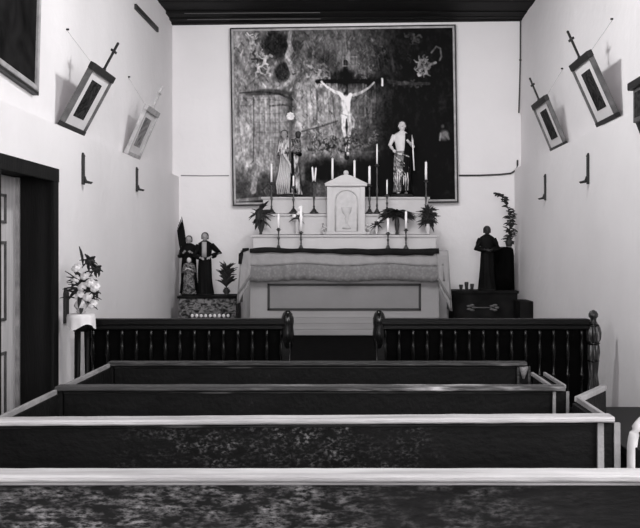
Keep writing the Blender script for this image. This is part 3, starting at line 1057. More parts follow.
def hoop(hw, ht, y, z0, r):
    pts = []
    for k in range(25):
        a = PI * k / 24
        pts.append((-hw * math.copysign(abs(math.cos(a)) ** 0.6, math.cos(a)), y, ht - 0.18 + 0.18 * abs(math.sin(a)) ** 0.6))
    pts = [(-hw * 0.92, y + 0.03, z0)] + pts + [(hw * 0.92, y + 0.03, z0)]
    m_ = MB()
    m_.tube(pts, r, 10)
    return m_


hoop(0.21, 0.92, 0.0, 0.0, 0.02).build('back_hoop', M['bentwood'], ch)
hoop(0.13, 0.80, 0.005, 0.46, 0.014).build('inner_hoop', M['bentwood'], ch)
for s in (-1, 1):
    mb = MB()
    mb.tube([(s * 0.15, 0.33, 0.445), (s * 0.18, 0.37, 0.0)], [0.019, 0.014], 10)
    mb.build('leg', M['bentwood'], ch)
mb = MB()
mb.tube([(0.15 * math.cos(2 * PI * k / 24), 0.2 + 0.15 * math.sin(2 * PI * k / 24), 0.25) for k in range(25)], 0.01, 8)
mb.build('leg_ring', M['bentwood'], ch)

# ------------------------------------------------------------------ altar
AX = -0.06
al = thing('altar', 'pale wooden altar with a dark outlined front panel under white linen', 'altar', (AX, 9.9, 0.62))
ax0, ax1 = W(250, 0, 9.9).x - AX, W(439, 0, 9.9).x - AX
zb_ = 0.185
mb = MB()
mb.box(ax0, ax1, 0.0, 0.30, zb_, 0.89)
mb.build('body', M['altar'], al, bevel=0.004)
mb = MB()
mb.box(ax0 - 0.03, ax1 + 0.03, -0.10, 0.30, 0.0, 0.06).box(ax0 - 0.02, ax1 + 0.02, -0.075, 0.30, 0.06, 0.125).box(ax0 - 0.01, ax1 + 0.01, -0.05, 0.30, 0.125, zb_)
mb.build('plinth', M['step_grey'], al, bevel=0.005)
fx0, fx1 = W(267.5, 0, 9.9).x - AX, W(421, 0, 9.9).x - AX
fz1, fz0 = W(0, 283.5, 9.9).z - 0.62, W(0, 310.5, 9.9).z - 0.62
MB().box(fx0, fx1, -0.004, 0.0, fz0, fz1).build('front_panel', M['altar_panel'], al)
mb = MB()
w_ = 0.026
mb.box(fx0, fx0 + w_, -0.012, 0, fz0, fz1).box(fx1 - w_, fx1, -0.012, 0, fz0, fz1).box(fx0, fx1, -0.012, 0, fz0, fz0 + w_).box(fx0, fx1, -0.012, 0, fz1 - w_, fz1)
mb.build('panel_moulding', M['line'], al, bevel=0.003)
mx0, mx1 = W(241.5, 0, 9.82).x - AX, W(447.5, 0, 9.82).x - AX
MB().box(mx0, mx1, -0.085, 0.32, 0.89, 0.925).build('altar_top', M['altar'], al, bevel=0.004)


def gradine(label, name, px0, px1, d, ptop, pbot, dback, m, lip=0.02):
    a, b = W(px0, ptop, d), W(px1, pbot, d)
    t = thing(name, label, 'shelf', ((a.x + b.x) / 2, d, b.z), (0, 0, 0), 'stepped shelves behind the altar')
    w = b.x - a.x
    h = a.z - b.z
    MB().box(-w / 2, w / 2, 0.0, dback - d, 0, h - 0.028).build('riser', m, t, bevel=0.003)
    mb = MB()
    mb.box(-w / 2 - 0.02, w / 2 + 0.02, -lip, dback - d, h - 0.022, h)
    mb.box(-w / 2 - 0.008, w / 2 + 0.008, -lip * 0.4, dback - d, h - 0.032, h - 0.022)
    mb.build('shelf_board', M['altar_white'], t, bevel=0.003)
    return t


gradine('lowest stepped altar shelf, just above the linen with the black runner', 'altar_shelf', 253, 436, 10.22, 235, 250, 10.36, M['altar_white'])
gradine('middle stepped altar shelf carrying the row of tall candlesticks', 'altar_shelf', 259, 430, 10.38, 214, 234.5, 10.60, M['altar_white'])
gradine('top altar shelf carrying the two large statues under the painting', 'altar_shelf', 263, 428, 10.60, 197, 213.5, 10.87, M['altar_white'])

# linen: drops in front with a lace border, longer at both ends
cl = thing('altar_cloth', 'white altar linen with lace border hanging over the altar edge', 'altar cloth', (AX, 9.9, 1.545))
nx = 120
mb = MB()
rings = []
for k in range(nx + 1):
    x = mx0 + (mx1 - mx0) * k / nx
    f = 0.006 * math.sin(k * 0.9) + 0.004 * math.sin(k * 0.37 + 1)
    drop = 0.155 + 0.012 * math.sin(k * 0.13)
    rg = [(x, 0.30, 0.002), (x, -0.085, 0.004), (x, -0.094, -0.004)]
    for j in range(1, 6):
        rg.append((x, -0.094 + f * j / 5, -0.004 - drop * j / 5))
    rings.append(rg)
nr = len(rings[0])
mb.loft(rings, cap=False, closed=False)
o = mb.build('linen', M['cloth'], cl)
o.modifiers.new('thick', 'SOLIDIFY').thickness = 0.004
# lace border
lace = bpy.data.materials.new('lace')
lace.use_nodes = True
nt = lace.node_tree
bs = nt.nodes['Principled BSDF']
bs.inputs['Roughness'].default_value = 0.9
tc = nt.nodes.new('ShaderNodeTexCoord')
vo = nt.nodes.new('ShaderNodeTexVoronoi')
vo.inputs['Scale'].default_value = 34
nt.links.new(tc.outputs['Object'], vo.inputs['Vector'])
cr = nt.nodes.new('ShaderNodeValToRGB')
cr.color_ramp.elements[0].color = tint(0.215)
cr.color_ramp.elements[1].color = tint(0.155)
cr.color_ramp.elements[0].position = 0.1
cr.color_ramp.elements[1].position = 0.6
nt.links.new(vo.outputs['Distance'], cr.inputs['Fac'])
nt.links.new(cr.outputs['Color'], bs.inputs['Base Color'])
mb = MB()
rings = []
for k in range(nx + 1):
    x = mx0 + (mx1 - mx0) * k / nx
    f = 0.006 * math.sin(k * 0.9) + 0.004 * math.sin(k * 0.37 + 1)
    z0 = -0.004 - (0.155 + 0.012 * math.sin(k * 0.13))
    sc_ = 0.165 + 0.012 * abs(math.sin(k * PI / 6))
    if 0.005 < k / nx < 0.995:
        rings.append([(x, -0.090 + f * 1.2 + 0.006 * math.sin(k * 1.1) * j / 3, z0 + 0.004 - sc_ * j / 3) for j in range(4)])
mb.loft(rings, cap=False, closed=False)
o = mb.build('lace_border', lace, cl)
o.modifiers.new('thick', 'SOLIDIFY').thickness = 0.003


# hanging ends
def cloth_end(s, low):
    mb = MB()
    rings = []
    xe = (mx0 - 0.008) if s < 0 else (mx1 + 0.008)
    for k in range(25):
        y = -0.094 + 0.38 * k / 24
        rg = []
        for j in range(13):
            t_ = j / 12
            xx = xe + s * (0.012 * math.sin(k * 0.8) * t_ + 0.035 * t_)
            rg.append((xx, y - 0.02 * t_ * math.cos(k * 0.5), 0.0 - low * t_))
        rings.append(rg)
    mb.loft(rings, cap=False, closed=False)
    # the front corner fold
    rings = []
    for k in range(9):
        x = xe - s * (0.135 * k / 8)
        cut = low * (1 - 0.42 * (k / 8))
        rings.append([(x + s * 0.03 * j / 10, -0.098 - 0.012 * math.sin(k * 1.3) * j / 10, -0.002 - cut * j / 10) for j in range(11)])
    mb.loft(rings, cap=False, closed=False)
    o_ = mb.build('hanging_end', M['cloth'], cl)
    o_.modifiers.new('thick', 'SOLIDIFY').thickness = 0.004
    # lace edging curve
    m2 = MB()
    pts = []
    for k in range(9):
        x = xe - s * (0.135 * k / 8)
        cut = low * (1 - 0.42 * (k / 8))
        pts.append((x + s * 0.022, -0.106, -cut * 0.8))
    m2.tube(pts, 0.014, 8)
    m2.build('lace_edging', lace, cl)


cloth_end(-1, 0.58)
cloth_end(1, 0.66)

# black runner, rolled up along the top
mb = MB()
rings = []
nn = 90
for k in range(nn + 1):
    t_ = k / nn
    x = W(250 + 189 * t_, 0, 9.8).x
    drop = 0.022 + 0.028 * float(sm(0.25, 0.7, np.float64(t_))) + 0.004 * math.sin(k * 0.45)
    up = 0.008 + 0.014 * math.sin(min(1, t_ / 0.22) * PI) * (t_ < 0.22) + 0.004 * math.sin(k * 0.3)
    if t_ > 0.97:
        drop *= 0.6
    prof = [(9.98, 1.5515), (9.98, 1.5575), (9.90, 1.558 + up), (9.795, 1.556 + up), (9.784, 1.548), (9.783, 1.545 - drop), (9.793, 1.543 - drop), (9.798, 1.5515)]
    rings.append([(x, y, z) for y, z in prof])
mb.loft(rings)
rn = mb.build('altar_runner', M['runner'])
tag(rn, 'black runner cloth lying along the front edge of the altar linen', 'runner')
mb = MB()
p0 = W(247, 250, 9.80)
mb.tube([W(249, 249.0, 9.80), W(243.5, 250.0, 9.79), W(241, 254, 9.78), W(240, 264, 9.78)], [0.012, 0.022, 0.026, 0.018], 10)
rn2 = mb.build('corner_tassel', M['runner'])
tag(rn2, 'short black tassel hanging over the corner of the altar linen', 'tassel')

# tabernacle
tz = W(0, 234.5, 10.22).z
tb = thing('tabernacle', 'white tabernacle with pediment and arched relief door in the middle of the altar', 'tabernacle', (W(346, 0, 10.20).x, 10.224, tz))
k_ = 10.2 / F


def tx(px):
    return (px - 346) * k_


def tzz(py):
    return W(0, py, 10.2).z - tz


mb = MB()
mb.box(tx(328), tx(364), 0, 0.135, 0.03, tzz(185))
mb.box(tx(327), tx(332), -0.01, 0.0, 0.03, tzz(186)).box(tx(360), tx(365), -0.01, 0.0, 0.03, tzz(186))
bd = mb.build('body', M['altar_white'], tb, bevel=0.004)
mb = MB()
mb.box(tx(326), tx(366), -0.02, 0.118, 0, 0.03)
mb.build('base', M['altar_white'], tb, bevel=0.005)
mb = MB()
mb.box(tx(325), tx(367), -0.035, 0.118, tzz(186), tzz(183.5))
z1, z2 = tzz(183.5), tzz(175)
pv = []
for y in (-0.025, 0.118):
    pv += [(tx(324), y, z1), (tx(368), y, z1), (tx(352), y, z2 - 0.01), (tx(346), y, z2 + 0.012), (tx(340), y, z2 - 0.01)]
mb.add(pv, [(0, 1, 2, 3, 4), (9, 8, 7, 6, 5), (0, 5, 6, 1), (1, 6, 7, 2), (2, 7, 8, 3), (3, 8, 9, 4), (4, 9, 5, 0)])
mb.build('pediment', M['altar_white'], tb, bevel=0.004)
mb = MB()
mb.ball((tx(346), 0.02, tzz(172.5)), (0.03, 0.025, 0.03))
mb.build('finial', M['altar_white'], tb)
# arched door with relief
mb = MB()
pts = [(tx(335.5), tzz(231))] + [(tx(346.5) + tx(346 + 11) * -math.cos(PI * k / 16), tzz(200) + (tzz(190) - tzz(200)) * math.sin(PI * k / 16)) for k in range(17)] + [(tx(357.5), tzz(231))]
n = len(pts)
vs = [(x, -0.008, z) for x, z in pts] + [(x, 0.0, z) for x, z in pts]
mb.add(vs, [tuple(range(n)), tuple(range(2 * n - 1, n - 1, -1))] + [(i, (i + 1) % n, n + (i + 1) % n, n + i) for i in range(n)])
dr_ = mb.build('door', M['relief_pale'], tb)
mb = MB()
mb.tube([(x, -0.010, z) for x, z in pts], 0.009, 8)
mb.build('arch_moulding', M['relief'], dr_)
mb = MB()
mb.lathe([(0.0, 0), (0.05, 0.005), (0.045, 0.02), (0.014, 0.05), (0.012, 0.10), (0.025, 0.12), (0.012, 0.14), (0.05, 0.19), (0.062, 0.25), (0.05, 0.25)], (0, 0, 0), 16)
mb.v = [(x, y * 0.25, z) for x, y, z in mb.v]
mb.build('chalice_relief', M['relief'], dr_, (tx(346.5), -0.010, tzz(229)))
for s in (-1, 1):
    mb = MB()
    pts = []
    for k in range(22):
        a = k / 21 * 2.2 * PI
        r = 0.045 * (1 - 0.62 * k / 21)
        pts.append((r * math.cos(a + PI / 2), 0, r * math.sin(a + PI / 2) + 0.045))
    pts = [(-s * 0.02, 0, 0.13), (-s * 0.01, 0, 0.10)] + pts
    mb.tube(pts, 0.016, 8)
    mb.build('side_scroll', M['relief'], tb, (tx(346 + s * 22), 0.04, 0.0), (0, 0, 0 if s > 0 else PI))


# ------------------------------------------------------------------ candlesticks
def candlestick(label, px, pbase, d, pcup, ptop, candle_r=0.012, base_r=0.045, m='brass', lean=0.0, cand2=None, group='altar candlesticks'):
    a = W(px, pbase, d)
    hc = W(px, pcup, d).z - a.z
    ht = W(px, ptop, d).z - a.z
    t = thing('candlestick', label, 'candlestick', a, (0, lean, 0), group)
    mb = MB()
    b = base_r
    mb.lathe([(b, 0), (b * 1.05, 0.01), (b * 0.75, 0.02), (b * 0.5, 0.04), (b * 0.25, 0.055), (0.008, 0.07), (0.0, 0.07)], n=18)
    mb.build('base', M[m], t)
    mb = MB()
    z0 = 0.06
    hh = hc - z0
    pr = [(0.007, 0), (0.014, 0.06), (0.007, 0.12), (0.009, 0.3), (0.016, 0.42), (0.009, 0.5), (0.007, 0.75), (0.012, 0.86), (0.008, 0.95), (0.008, 1.0)]
    mb.lathe([(r, z0 + z * hh) for r, z in pr], n=12)
    mb.build('stem', M[m], t)
    mb = MB()
    mb.lathe([(0.008, hc - 0.012), (0.024, hc - 0.002), (0.03, hc + 0.006), (0.016, hc + 0.008), (0.016, hc + 0.022), (0.01, hc + 0.022)], n=16)
    mb.build('cup', M[m], t)
    mb = MB()
    tops = [(0.0, ht)] if not cand2 else cand2
    for dx, z in tops:
        mb.tube([(dx * 0.4, 0, hc + 0.01), (dx, 0, z)], [candle_r, candle_r * 0.92], 12)
        mb.tube([(dx, 0, z), (dx + 0.002, 0, z + 0.012)], 0.002, 6)
    mb.build('candle', M['candle'], t, label='white wax candle')
    return t


D2 = 10.41
dl = 10.27
candlestick('tall dark candlestick beside the drooping bouquet, before the pale robed statue', 271.5, 213.3, D2, 184, 164, 0.011)
candlestick('tall dark candlestick in the middle before the pale robed statue', 293.5, 213.3, D2, 188, 176, 0.011, 0.055)
candlestick('candlestick with two leaning candles between pale robed statue and tabernacle', 314, 213.3, D2, 182.5, 167, 0.011, 0.05, cand2=[(-0.02, 0.53), (0.022, 0.525)])
candlestick('candlestick rising behind the pediment on the side of the pale robed statue', 332.5, 213.3, D2, 181, 158.5, 0.013, 0.03)
candlestick('candlestick rising behind the pediment on the side of the bare-chested statue', 354.5, 213.3, D2, 181, 160.5, 0.013, 0.03)
candlestick('candlestick with a stout candle close beside the tabernacle corner', 369.5, 213.3, D2, 186, 166.5, 0.015, 0.04)
candlestick('tallest candlestick of the shelf, between tabernacle and bare-chested statue', 377, 213.3, D2, 166, 144.5, 0.009, 0.04)
candlestick('dark candlestick close before the feet of the bare-chested statue', 387, 213.3, D2, 196, 180, 0.009, 0.05)
candlestick('dark candlestick rising from the bouquet with the pale vase', 426, 213.3, D2, 181.5, 162, 0.014, 0.045)
DM = 9.92
lowz = 249.2
candlestick('small candlestick on the linen nearest the drooping bouquet', 278.5, lowz, 10.03, 230, 214, 0.013, 0.03, group='small candlesticks on the altar linen')
candlestick('small candlestick on the linen with a tall white candle below the pale robed statue', 301, lowz, 10.03, 233, 206, 0.016, 0.03, group='small candlesticks on the altar linen')
candlestick('small candlestick on the linen beside the tabernacle, shorter bright candle', 388, lowz, 10.03, 234, 218.5, 0.015, 0.03, group='small candlesticks on the altar linen')
candlestick('small candlestick on the linen below the bare-chested statue, taller bright candle', 406, lowz, 10.03, 230.5, 211.5, 0.014, 0.03, group='small candlesticks on the altar linen')


# ------------------------------------------------------------------ plants and flowers
def foliage(mb, base, n, ln, wd, spread, up=1.0, droop=0.0, bend=0.3, zrange=0.0, rnd=random):
    for k in range(n):
        a = 2 * PI * k / n * 2.4 + rnd.uniform(-0.4, 0.4)
        s_ = rnd.uniform(0.3, 1.0) * spread
        d = Vector((s_ * math.cos(a), s_ * math.sin(a) * 0.3, up * rnd.uniform(0.5, 1.0) - droop * rnd.rand() if hasattr(rnd, 'rand') else up * rnd.uniform(0.5, 1.0) - droop * rnd.random()))
        mb.leaf(Vector(base) + Vector((0, 0, rnd.uniform(0, zrange))), d, ln * rnd.uniform(0.6, 1.1), wd * rnd.uniform(0.7, 1.2), bend)


def bouquet(name, label, cat, loc, vase_h, vase_r, vmat, lmat, n, ln, wd, spread, up, droop, blossoms=(), br=0.02, bmat='petal', zr=0.05, group=None):
    t = thing(name, label, cat, loc, (0, 0, 0), group)
    mb = MB()
    r = vase_r
    mb.lathe([(r * 0.6, 0), (r * 0.7, 0.01), (r * 0.5, vase_h * 0.15), (r, vase_h * 0.5), (r * 0.8, vase_h * 0.75), (r * 0.5, vase_h * 0.9), (r * 0.7, vase_h), (r * 0.5, vase_h)], n=18)
    mb.build('vase', M[vmat], t)
    mb = MB()
    foliage(mb, (0, 0, vase_h - 0.01), n, ln, wd, spread, up, droop, 0.3, zr)
    for k in range(6):
        mb.tube([(0, 0, vase_h * 0.7), (0.02 * math.cos(k), 0.02 * math.sin(k), vase_h + zr)], 0.004, 6)
    mb.build('leaves', M[lmat], t)
    for (x, y, z) in blossoms:
        mb = MB()
        for q in range(7):
            a = 2 * PI * q / 7
            mb.ball((0.55 * br * math.cos(a), 0.35 * br * math.sin(a), 0.5 * br * math.sin(a + 0.4)), (br * 0.55, br * 0.4, br * 0.5), 8, 6)
        mb.ball((0, -0.3 * br, 0), br * 0.5, 8, 6)
        mb.build('blossom', M[bmat], t, (x, y, z))
    return t


bouquet('bouquet', 'drooping black leafy bouquet at the end of the altar shelf by the painting edge', 'bouquet',
        W(261, 234.4, 10.30) + Vector((0, -0.02, 0)), 0.17, 0.025, 'iron', 'leaf', 80, 0.15, 0.055, 0.6, 0.6, 2.2, zr=0.14)
bouquet('bouquet', 'dark upright bouquet in a pale vase at the far end of the altar shelf', 'bouquet',
        W(428, 234.4, 10.275), 0.12, 0.035, 'vase', 'leaf', 80, 0.13, 0.05, 0.8, 0.7, 0.9, zr=0.16)
bouquet('bouquet', 'spread of dark leaves, also standing in for shade, below the feet of the bare-chested statue', 'bouquet',
        W(397, 234.4, 10.255), 0.215, 0.03, 'iron', 'leaf', 110, 0.20, 0.05, 1.3, 0.22, 0.2, zr=0.06)  # leaves raised and spread to fill in for the shelf's shadow
bouquet('bouquet', 'small bouquet with pale blossoms before the pale robed statue', 'bouquet',
        W(297, 234.4, 10.275), 0.17, 0.03, 'vase', 'leaf_grey', 16, 0.10, 0.03, 0.8, 0.8, 0.7,
        [(0.02, -0.03, 0.24), (-0.03, -0.03, 0.21), (0.05, -0.02, 0.19), (0.03, -0.03, 0.30)], 0.022)
bouquet('bouquet', 'dark sprig with one pale blossom beside the scroll of the tabernacle', 'bouquet',
        W(376.5, 234.4, 10.27), 0.10, 0.022, 'vase', 'leaf', 14, 0.10, 0.03, 0.8, 0.8, 0.9, [(0.02, -0.04, 0.16)], 0.014)


# ------------------------------------------------------------------ statues
def statue(label, loc, H, robe, skin, hair, mantle=None, mantle_side=1, bare=False, arms=None, head_tilt=(0, 0), base_m='frame', rotz=0.0, child=False, staff=None, width=1.0, group='carved saint statues', base_h=0.03, beard=False, cat='statue'):
    t = thing('statue', label, cat, loc, (0, 0, rotz), group)
    MB().lathe([(0.14 * H, 0), (0.145 * H, base_h * 0.3), (0.13 * H, base_h), (0, base_h)], n=24).build('base', M[base_m], t)
    z0 = base_h - 0.003
    S = H - base_h

    def Z(f):
        return z0 + f * S
    # body: head, neck, torso, arms and hands as one surface
    mb = MB()
    hx, hy = head_tilt
    hc = Vector((hx, hy - 0.01 * S, Z(0.925)))
    mb.ball(hc, (0.050 * S, 0.056 * S, 0.068 * S), 16, 11)
    mb.ball(hc + Vector((0, -0.010 * S, -0.032 * S)), (0.034 * S, 0.042 * S, 0.036 * S), 12, 8)
    mb.tube([hc + Vector((0, -0.052 * S, 0.012 * S)), hc + Vector((0, -0.066 * S, -0.014 * S))], [0.006 * S, 0.011 * S], 8)
    mb.tube([hc + Vector((-0.016 * S, -0.05 * S, -0.036 * S)), hc + Vector((0.016 * S, -0.05 * S, -0.036 * S))], 0.006 * S, 6)
    for s in (-1, 1):
        mb.tube([hc + Vector((s * 0.010 * S, -0.053 * S, 0.014 * S)), hc + Vector((s * 0.034 * S, -0.044 * S, 0.014 * S))], 0.006 * S, 6)
        mb.ball(hc + Vector((s * 0.05 * S, 0.002 * S, -0.005 * S)), (0.008 * S, 0.014 * S, 0.02 * S), 8, 6)
    mb.tube([(hx * 0.4, 0, Z(0.80)), (hx * 0.8, hy * 0.6 - 0.005 * S, Z(0.875)), hc], [0.036 * S, 0.027 * S, 0.03 * S], 12)

    def ring(z, rx, ry, cx=0.0, cy=0.0, n=24):
        return [(cx + rx * S * math.cos(2 * PI * k / n), cy + ry * S * math.sin(2 * PI * k / n), Z(z)) for k in range(n)]
    mb.loft([ring(0.45, 0.085, 0.06), ring(0.53, 0.088, 0.062), ring(0.60, 0.078, 0.056), ring(0.70, 0.098, 0.066), ring(0.77, 0.110, 0.066), ring(0.81, 0.108, 0.055), ring(0.84, 0.06, 0.04), ring(0.86, 0.03, 0.03)])
    for s in (-1, 1):
        mb.tube([(s * 0.05 * S, 0, Z(0.48)), (s * 0.05 * S, -0.012 * S, Z(0.26)), (s * 0.05 * S, 0.004 * S, Z(0.05))], [0.055 * S, 0.04 * S, 0.024 * S], 10)
        mb.ball((s * 0.052 * S, -0.035 * S, Z(0.02)), (0.025 * S, 0.06 * S, 0.02 * S), 10, 7)
    arms = arms or {-1: ((-0.15, -0.03, 0.64), (-0.07, -0.13, 0.70)), 1: ((0.15, -0.03, 0.64), (0.07, -0.13, 0.70))}
    for s, (el, ha) in arms.items():
        sh = Vector((s * 0.105 * S, 0, Z(0.80)))
        e = Vector((el[0] * S, el[1] * S, Z(el[2])))
        h = Vector((ha[0] * S, ha[1] * S, Z(ha[2])))
        mb.tube([sh, sh.lerp(e, 0.5), e, e.lerp(h, 0.5), h], [0.034 * S, 0.031 * S, 0.026 * S, 0.024 * S, 0.017 * S], 10)
        d = (h - e).normalized()
        pal = h + d * 0.028 * S
        mb.ball(pal, (0.018 * S, 0.016 * S, 0.026 * S), 10, 7, d.to_track_quat('Z', 'Y').to_matrix())
        sd = d.cross(Vector((0, -1, 0.3))).normalized()
        for q, fl in enumerate((0.036, 0.043, 0.04, 0.03)):
            b_ = pal + d * 0.018 * S + sd * (q - 1.5) * 0.0095 * S
            mid = b_ + d * fl * 0.5 * S
            mb.tube([b_, mid, mid + (d * 0.8 + Vector((0, 0.1, -0.5))).normalized() * fl * 0.5 * S], [0.006 * S, 0.0055 * S, 0.0045 * S], 6)
        mb.tube([pal - sd * 0.014 * S, pal - sd * 0.032 * S + d * 0.022 * S], [0.007 * S, 0.005 * S], 6)
    mb.build('body', skin, t, remesh=0.0065 * S)
    # hair
    mb = MB()
    rings = []
    for k in range(9):
        fi = 0.12 + 1.75 * k / 8
        r = 0.061 * S * math.sin(fi)
        rings.append([(hc.x + r * math.cos(2 * PI * j / 16), hc.y + 0.012 * S + r * 1.05 * math.sin(2 * PI * j / 16) * (0.62 if math.sin(2 * PI * j / 16) < 0 and fi > 0.9 else 1), hc.z + 0.010 * S + 0.066 * S * math.cos(fi) - (0.03 * S if k > 6 else 0)) for j in range(16)])
    mb.loft(rings)
    if beard:
        mb.ball(hc + Vector((0, -0.035 * S, -0.06 * S)), (0.028 * S, 0.022 * S, 0.03 * S), 10, 7)
    mb.build('hair', hair, t)
    # robe with folds
    n = 56
    mb = MB()
    if bare:
        prof = [(0.03, 0.115, 0.095), (0.10, 0.105, 0.09), (0.22, 0.10, 0.088), (0.36, 0.105, 0.088), (0.48, 0.108, 0.082), (0.56, 0.098, 0.074), (0.585, 0.088, 0.064)]
    else:
        prof = [(0.0, 0.135, 0.115), (0.06, 0.125, 0.105), (0.18, 0.115, 0.096), (0.34, 0.110, 0.09), (0.48, 0.105, 0.08), (0.60, 0.098, 0.072), (0.70, 0.112, 0.076), (0.78, 0.122, 0.072), (0.82, 0.108, 0.060), (0.85, 0.06, 0.045), (0.865, 0.034, 0.034)]
    rings = []
    pp = []
    for (za, xa, ya), (zb2, xb, yb) in zip(prof, prof[1:]):
        for q in range(4):
            u = q / 4
            pp.append((za + (zb2 - za) * u, xa + (xb - xa) * u, ya + (yb - ya) * u))
    pp.append(prof[-1])
    for z, rx, ry in pp:
        amp = 0.11 * max(0.0, 1 - z / 0.75) + 0.02
        rg = []
        for k in range(n):
            a = 2 * PI * k / n
            f = 1 + amp * (0.6 * math.sin(9 * a + 5 * z) + 0.4 * math.sin(5 * a - 9 * z + 1.0))
            rg.append((width * rx * S * f * math.cos(a), ry * S * f * math.sin(a), Z(z)))
        rings.append(rg)
    mb.loft(rings)
    mb.build('robe', robe, t)
    if not bare:
        for s, (el, ha) in arms.items():
            mb = MB()
            sh = Vector((s * 0.100 * S, 0, Z(0.79)))
            e = Vector((el[0] * S, el[1] * S, Z(el[2])))
            h = Vector((ha[0] * S, ha[1] * S, Z(ha[2])))
            mb.tube([sh, sh.lerp(e, 0.5), e, e.lerp(h, 0.5), e.lerp(h, 0.9)], [0.048 * S, 0.046 * S, 0.044 * S, 0.044 * S, 0.040 * S], 12)
            mb.build('sleeve', robe if not (mantle and s == mantle_side) else mantle, t)
    if mantle:
        mb = MB()
        rings = []
        for z in [0.02 + 0.05 * q for q in range(17)]:
            rg = []
            base_rx = np.interp(z, [p_[0] for p_ in prof], [p_[1] for p_ in prof])
            base_ry = np.interp(z, [p_[0] for p_ in prof], [p_[2] for p_ in prof])
            if bare:
                base_rx = max(base_rx, 0.10) if z < 0.6 else 0.118
                base_ry = max(base_ry, 0.07)
            for k in range(28):
                # wraps from the front round the mantle side to the back
                a0, a1 = ((-PI / 2 - 0.15 + 0.6 * z) if bare else (-PI / 2 + 0.15 + 0.4 * z), PI * 0.75) if mantle_side > 0 else (PI * 1.5 + 0.15 - 0.6 * z, PI * 0.25)
                a = a0 + (a1 - a0) * k / 27
                f = 1.12 + 0.08 * math.sin(7 * a + 7 * z) + 0.04 * math.sin(13 * a)
                rg.append((base_rx * S * f * math.cos(a), base_ry * S * f * math.sin(a) - 0.006 * S, Z(z)))
            rings.append(rg)
        mb.loft(rings, cap=False, closed=False)
        o_ = mb.build('mantle', mantle, t)
        o_.modifiers.new('thick', 'SOLIDIFY').thickness = 0.006
        if bare:
            # sash of cloth slung across the hips
            mb = MB()
            for q in range(9):
                za, zc = 0.56 - 0.03 * q, 0.50 - 0.055 * q
                pts = []
                for k in range(11):
                    u = k / 10
                    a = PI * (1.08 + 0.80 * u - 0.03 * q)
                    zz = za + (zc - 0.10 * (q % 3) - za) * u
                    pts.append((0.108 * S * math.cos(a), 0.094 * S * math.sin(a), Z(max(zz, 0.05))))
                mb.tube(pts, [0.004 * S + 0.009 * S * math.sin(PI * k / 10) for k in range(11)], 8)
            for q in range(6):
                x = (-0.07 + 0.026 * q) * S
                mb.tube([(x, -0.082 * S, Z(0.34)), (x * 1.1 + 0.01 * S, -0.094 * S, Z(0.2)), (x * 1.2, -0.098 * S, Z(0.05))], [0.005 * S, 0.011 * S, 0.007 * S], 8)
            mb.build('sash_folds', M['robe_pale'], t)
    if staff:
        mb = MB()
        a, b = staff
        mb.tube([Vector(a), Vector(b)], 0.008, 8)
        mb.build('staff', M['white'] if bare else M['relief'], t)
    return t


# pale robed saint with a child on one arm and a blossoming staff
sp = W(289, 196.7, 10.72)
st = statue('pale robed saint statue carrying a dark-haired child on the altar shelf', sp, 0.80, M['robe_pale'], M['skin_grey'], M['hair'],
            mantle=M['robe_black'], mantle_side=1, head_tilt=(-0.055, 0), width=1.4,
            arms={-1: ((-0.15, -0.03, 0.62), (0.0, -0.14, 0.66)), 1: ((0.16, -0.02, 0.62), (0.10, -0.13, 0.68))})
mb = MB()
mb.ball((0.115, -0.10, 0.715), (0.032, 0.034, 0.04))
mb.ball((0.115, -0.098, 0.735), (0.036, 0.034, 0.034))
mb.build('child_head', M['hair'], st)
mb = MB()
mb.loft([[(0.10 + rx * math.cos(2 * PI * k / 16), -0.10 + rx * 0.8 * math.sin(2 * PI * k / 16), z) for k in range(16)] for z, rx in ((0.50, 0.03), (0.53, 0.055), (0.60, 0.052), (0.66, 0.045), (0.685, 0.02))])
mb.build('child_robe', M['robe_pattern'], st)
mb = MB()
for q in range(7):
    x = -0.125 + 0.021 * q
    mb.tube([(x * 0.7, -0.075, 0.50 - 0.012 * q), (x * 0.95 + 0.012, -0.095, 0.30), (x * 1.05 - 0.008, -0.098, 0.15), (x * 1.1 + 0.01, -0.10, 0.03)], [0.004, 0.010, 0.011, 0.005], 8)
for q in range(4):
    mb.tube([(-0.10 + 0.02 * q, -0.085, 0.58 - 0.02 * q), (-0.04 + 0.02 * q, -0.105, 0.46 - 0.03 * q), (0.03, -0.10, 0.42 - 0.05 * q)], [0.005, 0.011, 0.005], 8)
mb.build('robe_folds', M['vase'], st)
mb = MB()
mb.tube([(0.02, -0.13, 0.42), (0.025, -0.13, 0.72), (0.025, -0.12, 0.90)], 0.012, 8)
mb.build('staff', M['frame_mid'], st)
mb = MB()
for q in range(8):
    a = 2 * PI * q / 8
    mb.ball((0.025 + 0.032 * math.cos(a), -0.12, 0.94 + 0.034 * math.sin(a)), (0.018, 0.015, 0.018), 8, 6)
mb.ball((0.025, -0.12, 0.94), 0.02, 8, 6)
mb.build('staff_bloom', M['petal'], st)

# bare-chested Christ statue
sp = W(402, 196.7, 10.72)
statue('bare-chested bearded saint statue in a grey draped cloth on the altar shelf', sp, 0.91, M['robe_grey'], M['skin'], M['hair'], mantle=M['robe_black'], mantle_side=1, bare=True, beard=False,
       arms={-1: ((-0.165, -0.02, 0.66), (-0.13, -0.10, 0.60)), 1: ((0.15, -0.03, 0.64), (0.09, -0.13, 0.69))},
       staff=((0.135, -0.14, 0.30), (0.115, -0.13, 0.66)))

# ------------------------------------------------------------------ corner groups
pz = W(0, 296, 10.25)
px0_, px1_ = W(177, 0, 10.25).x, W(237, 0, 10.25).x


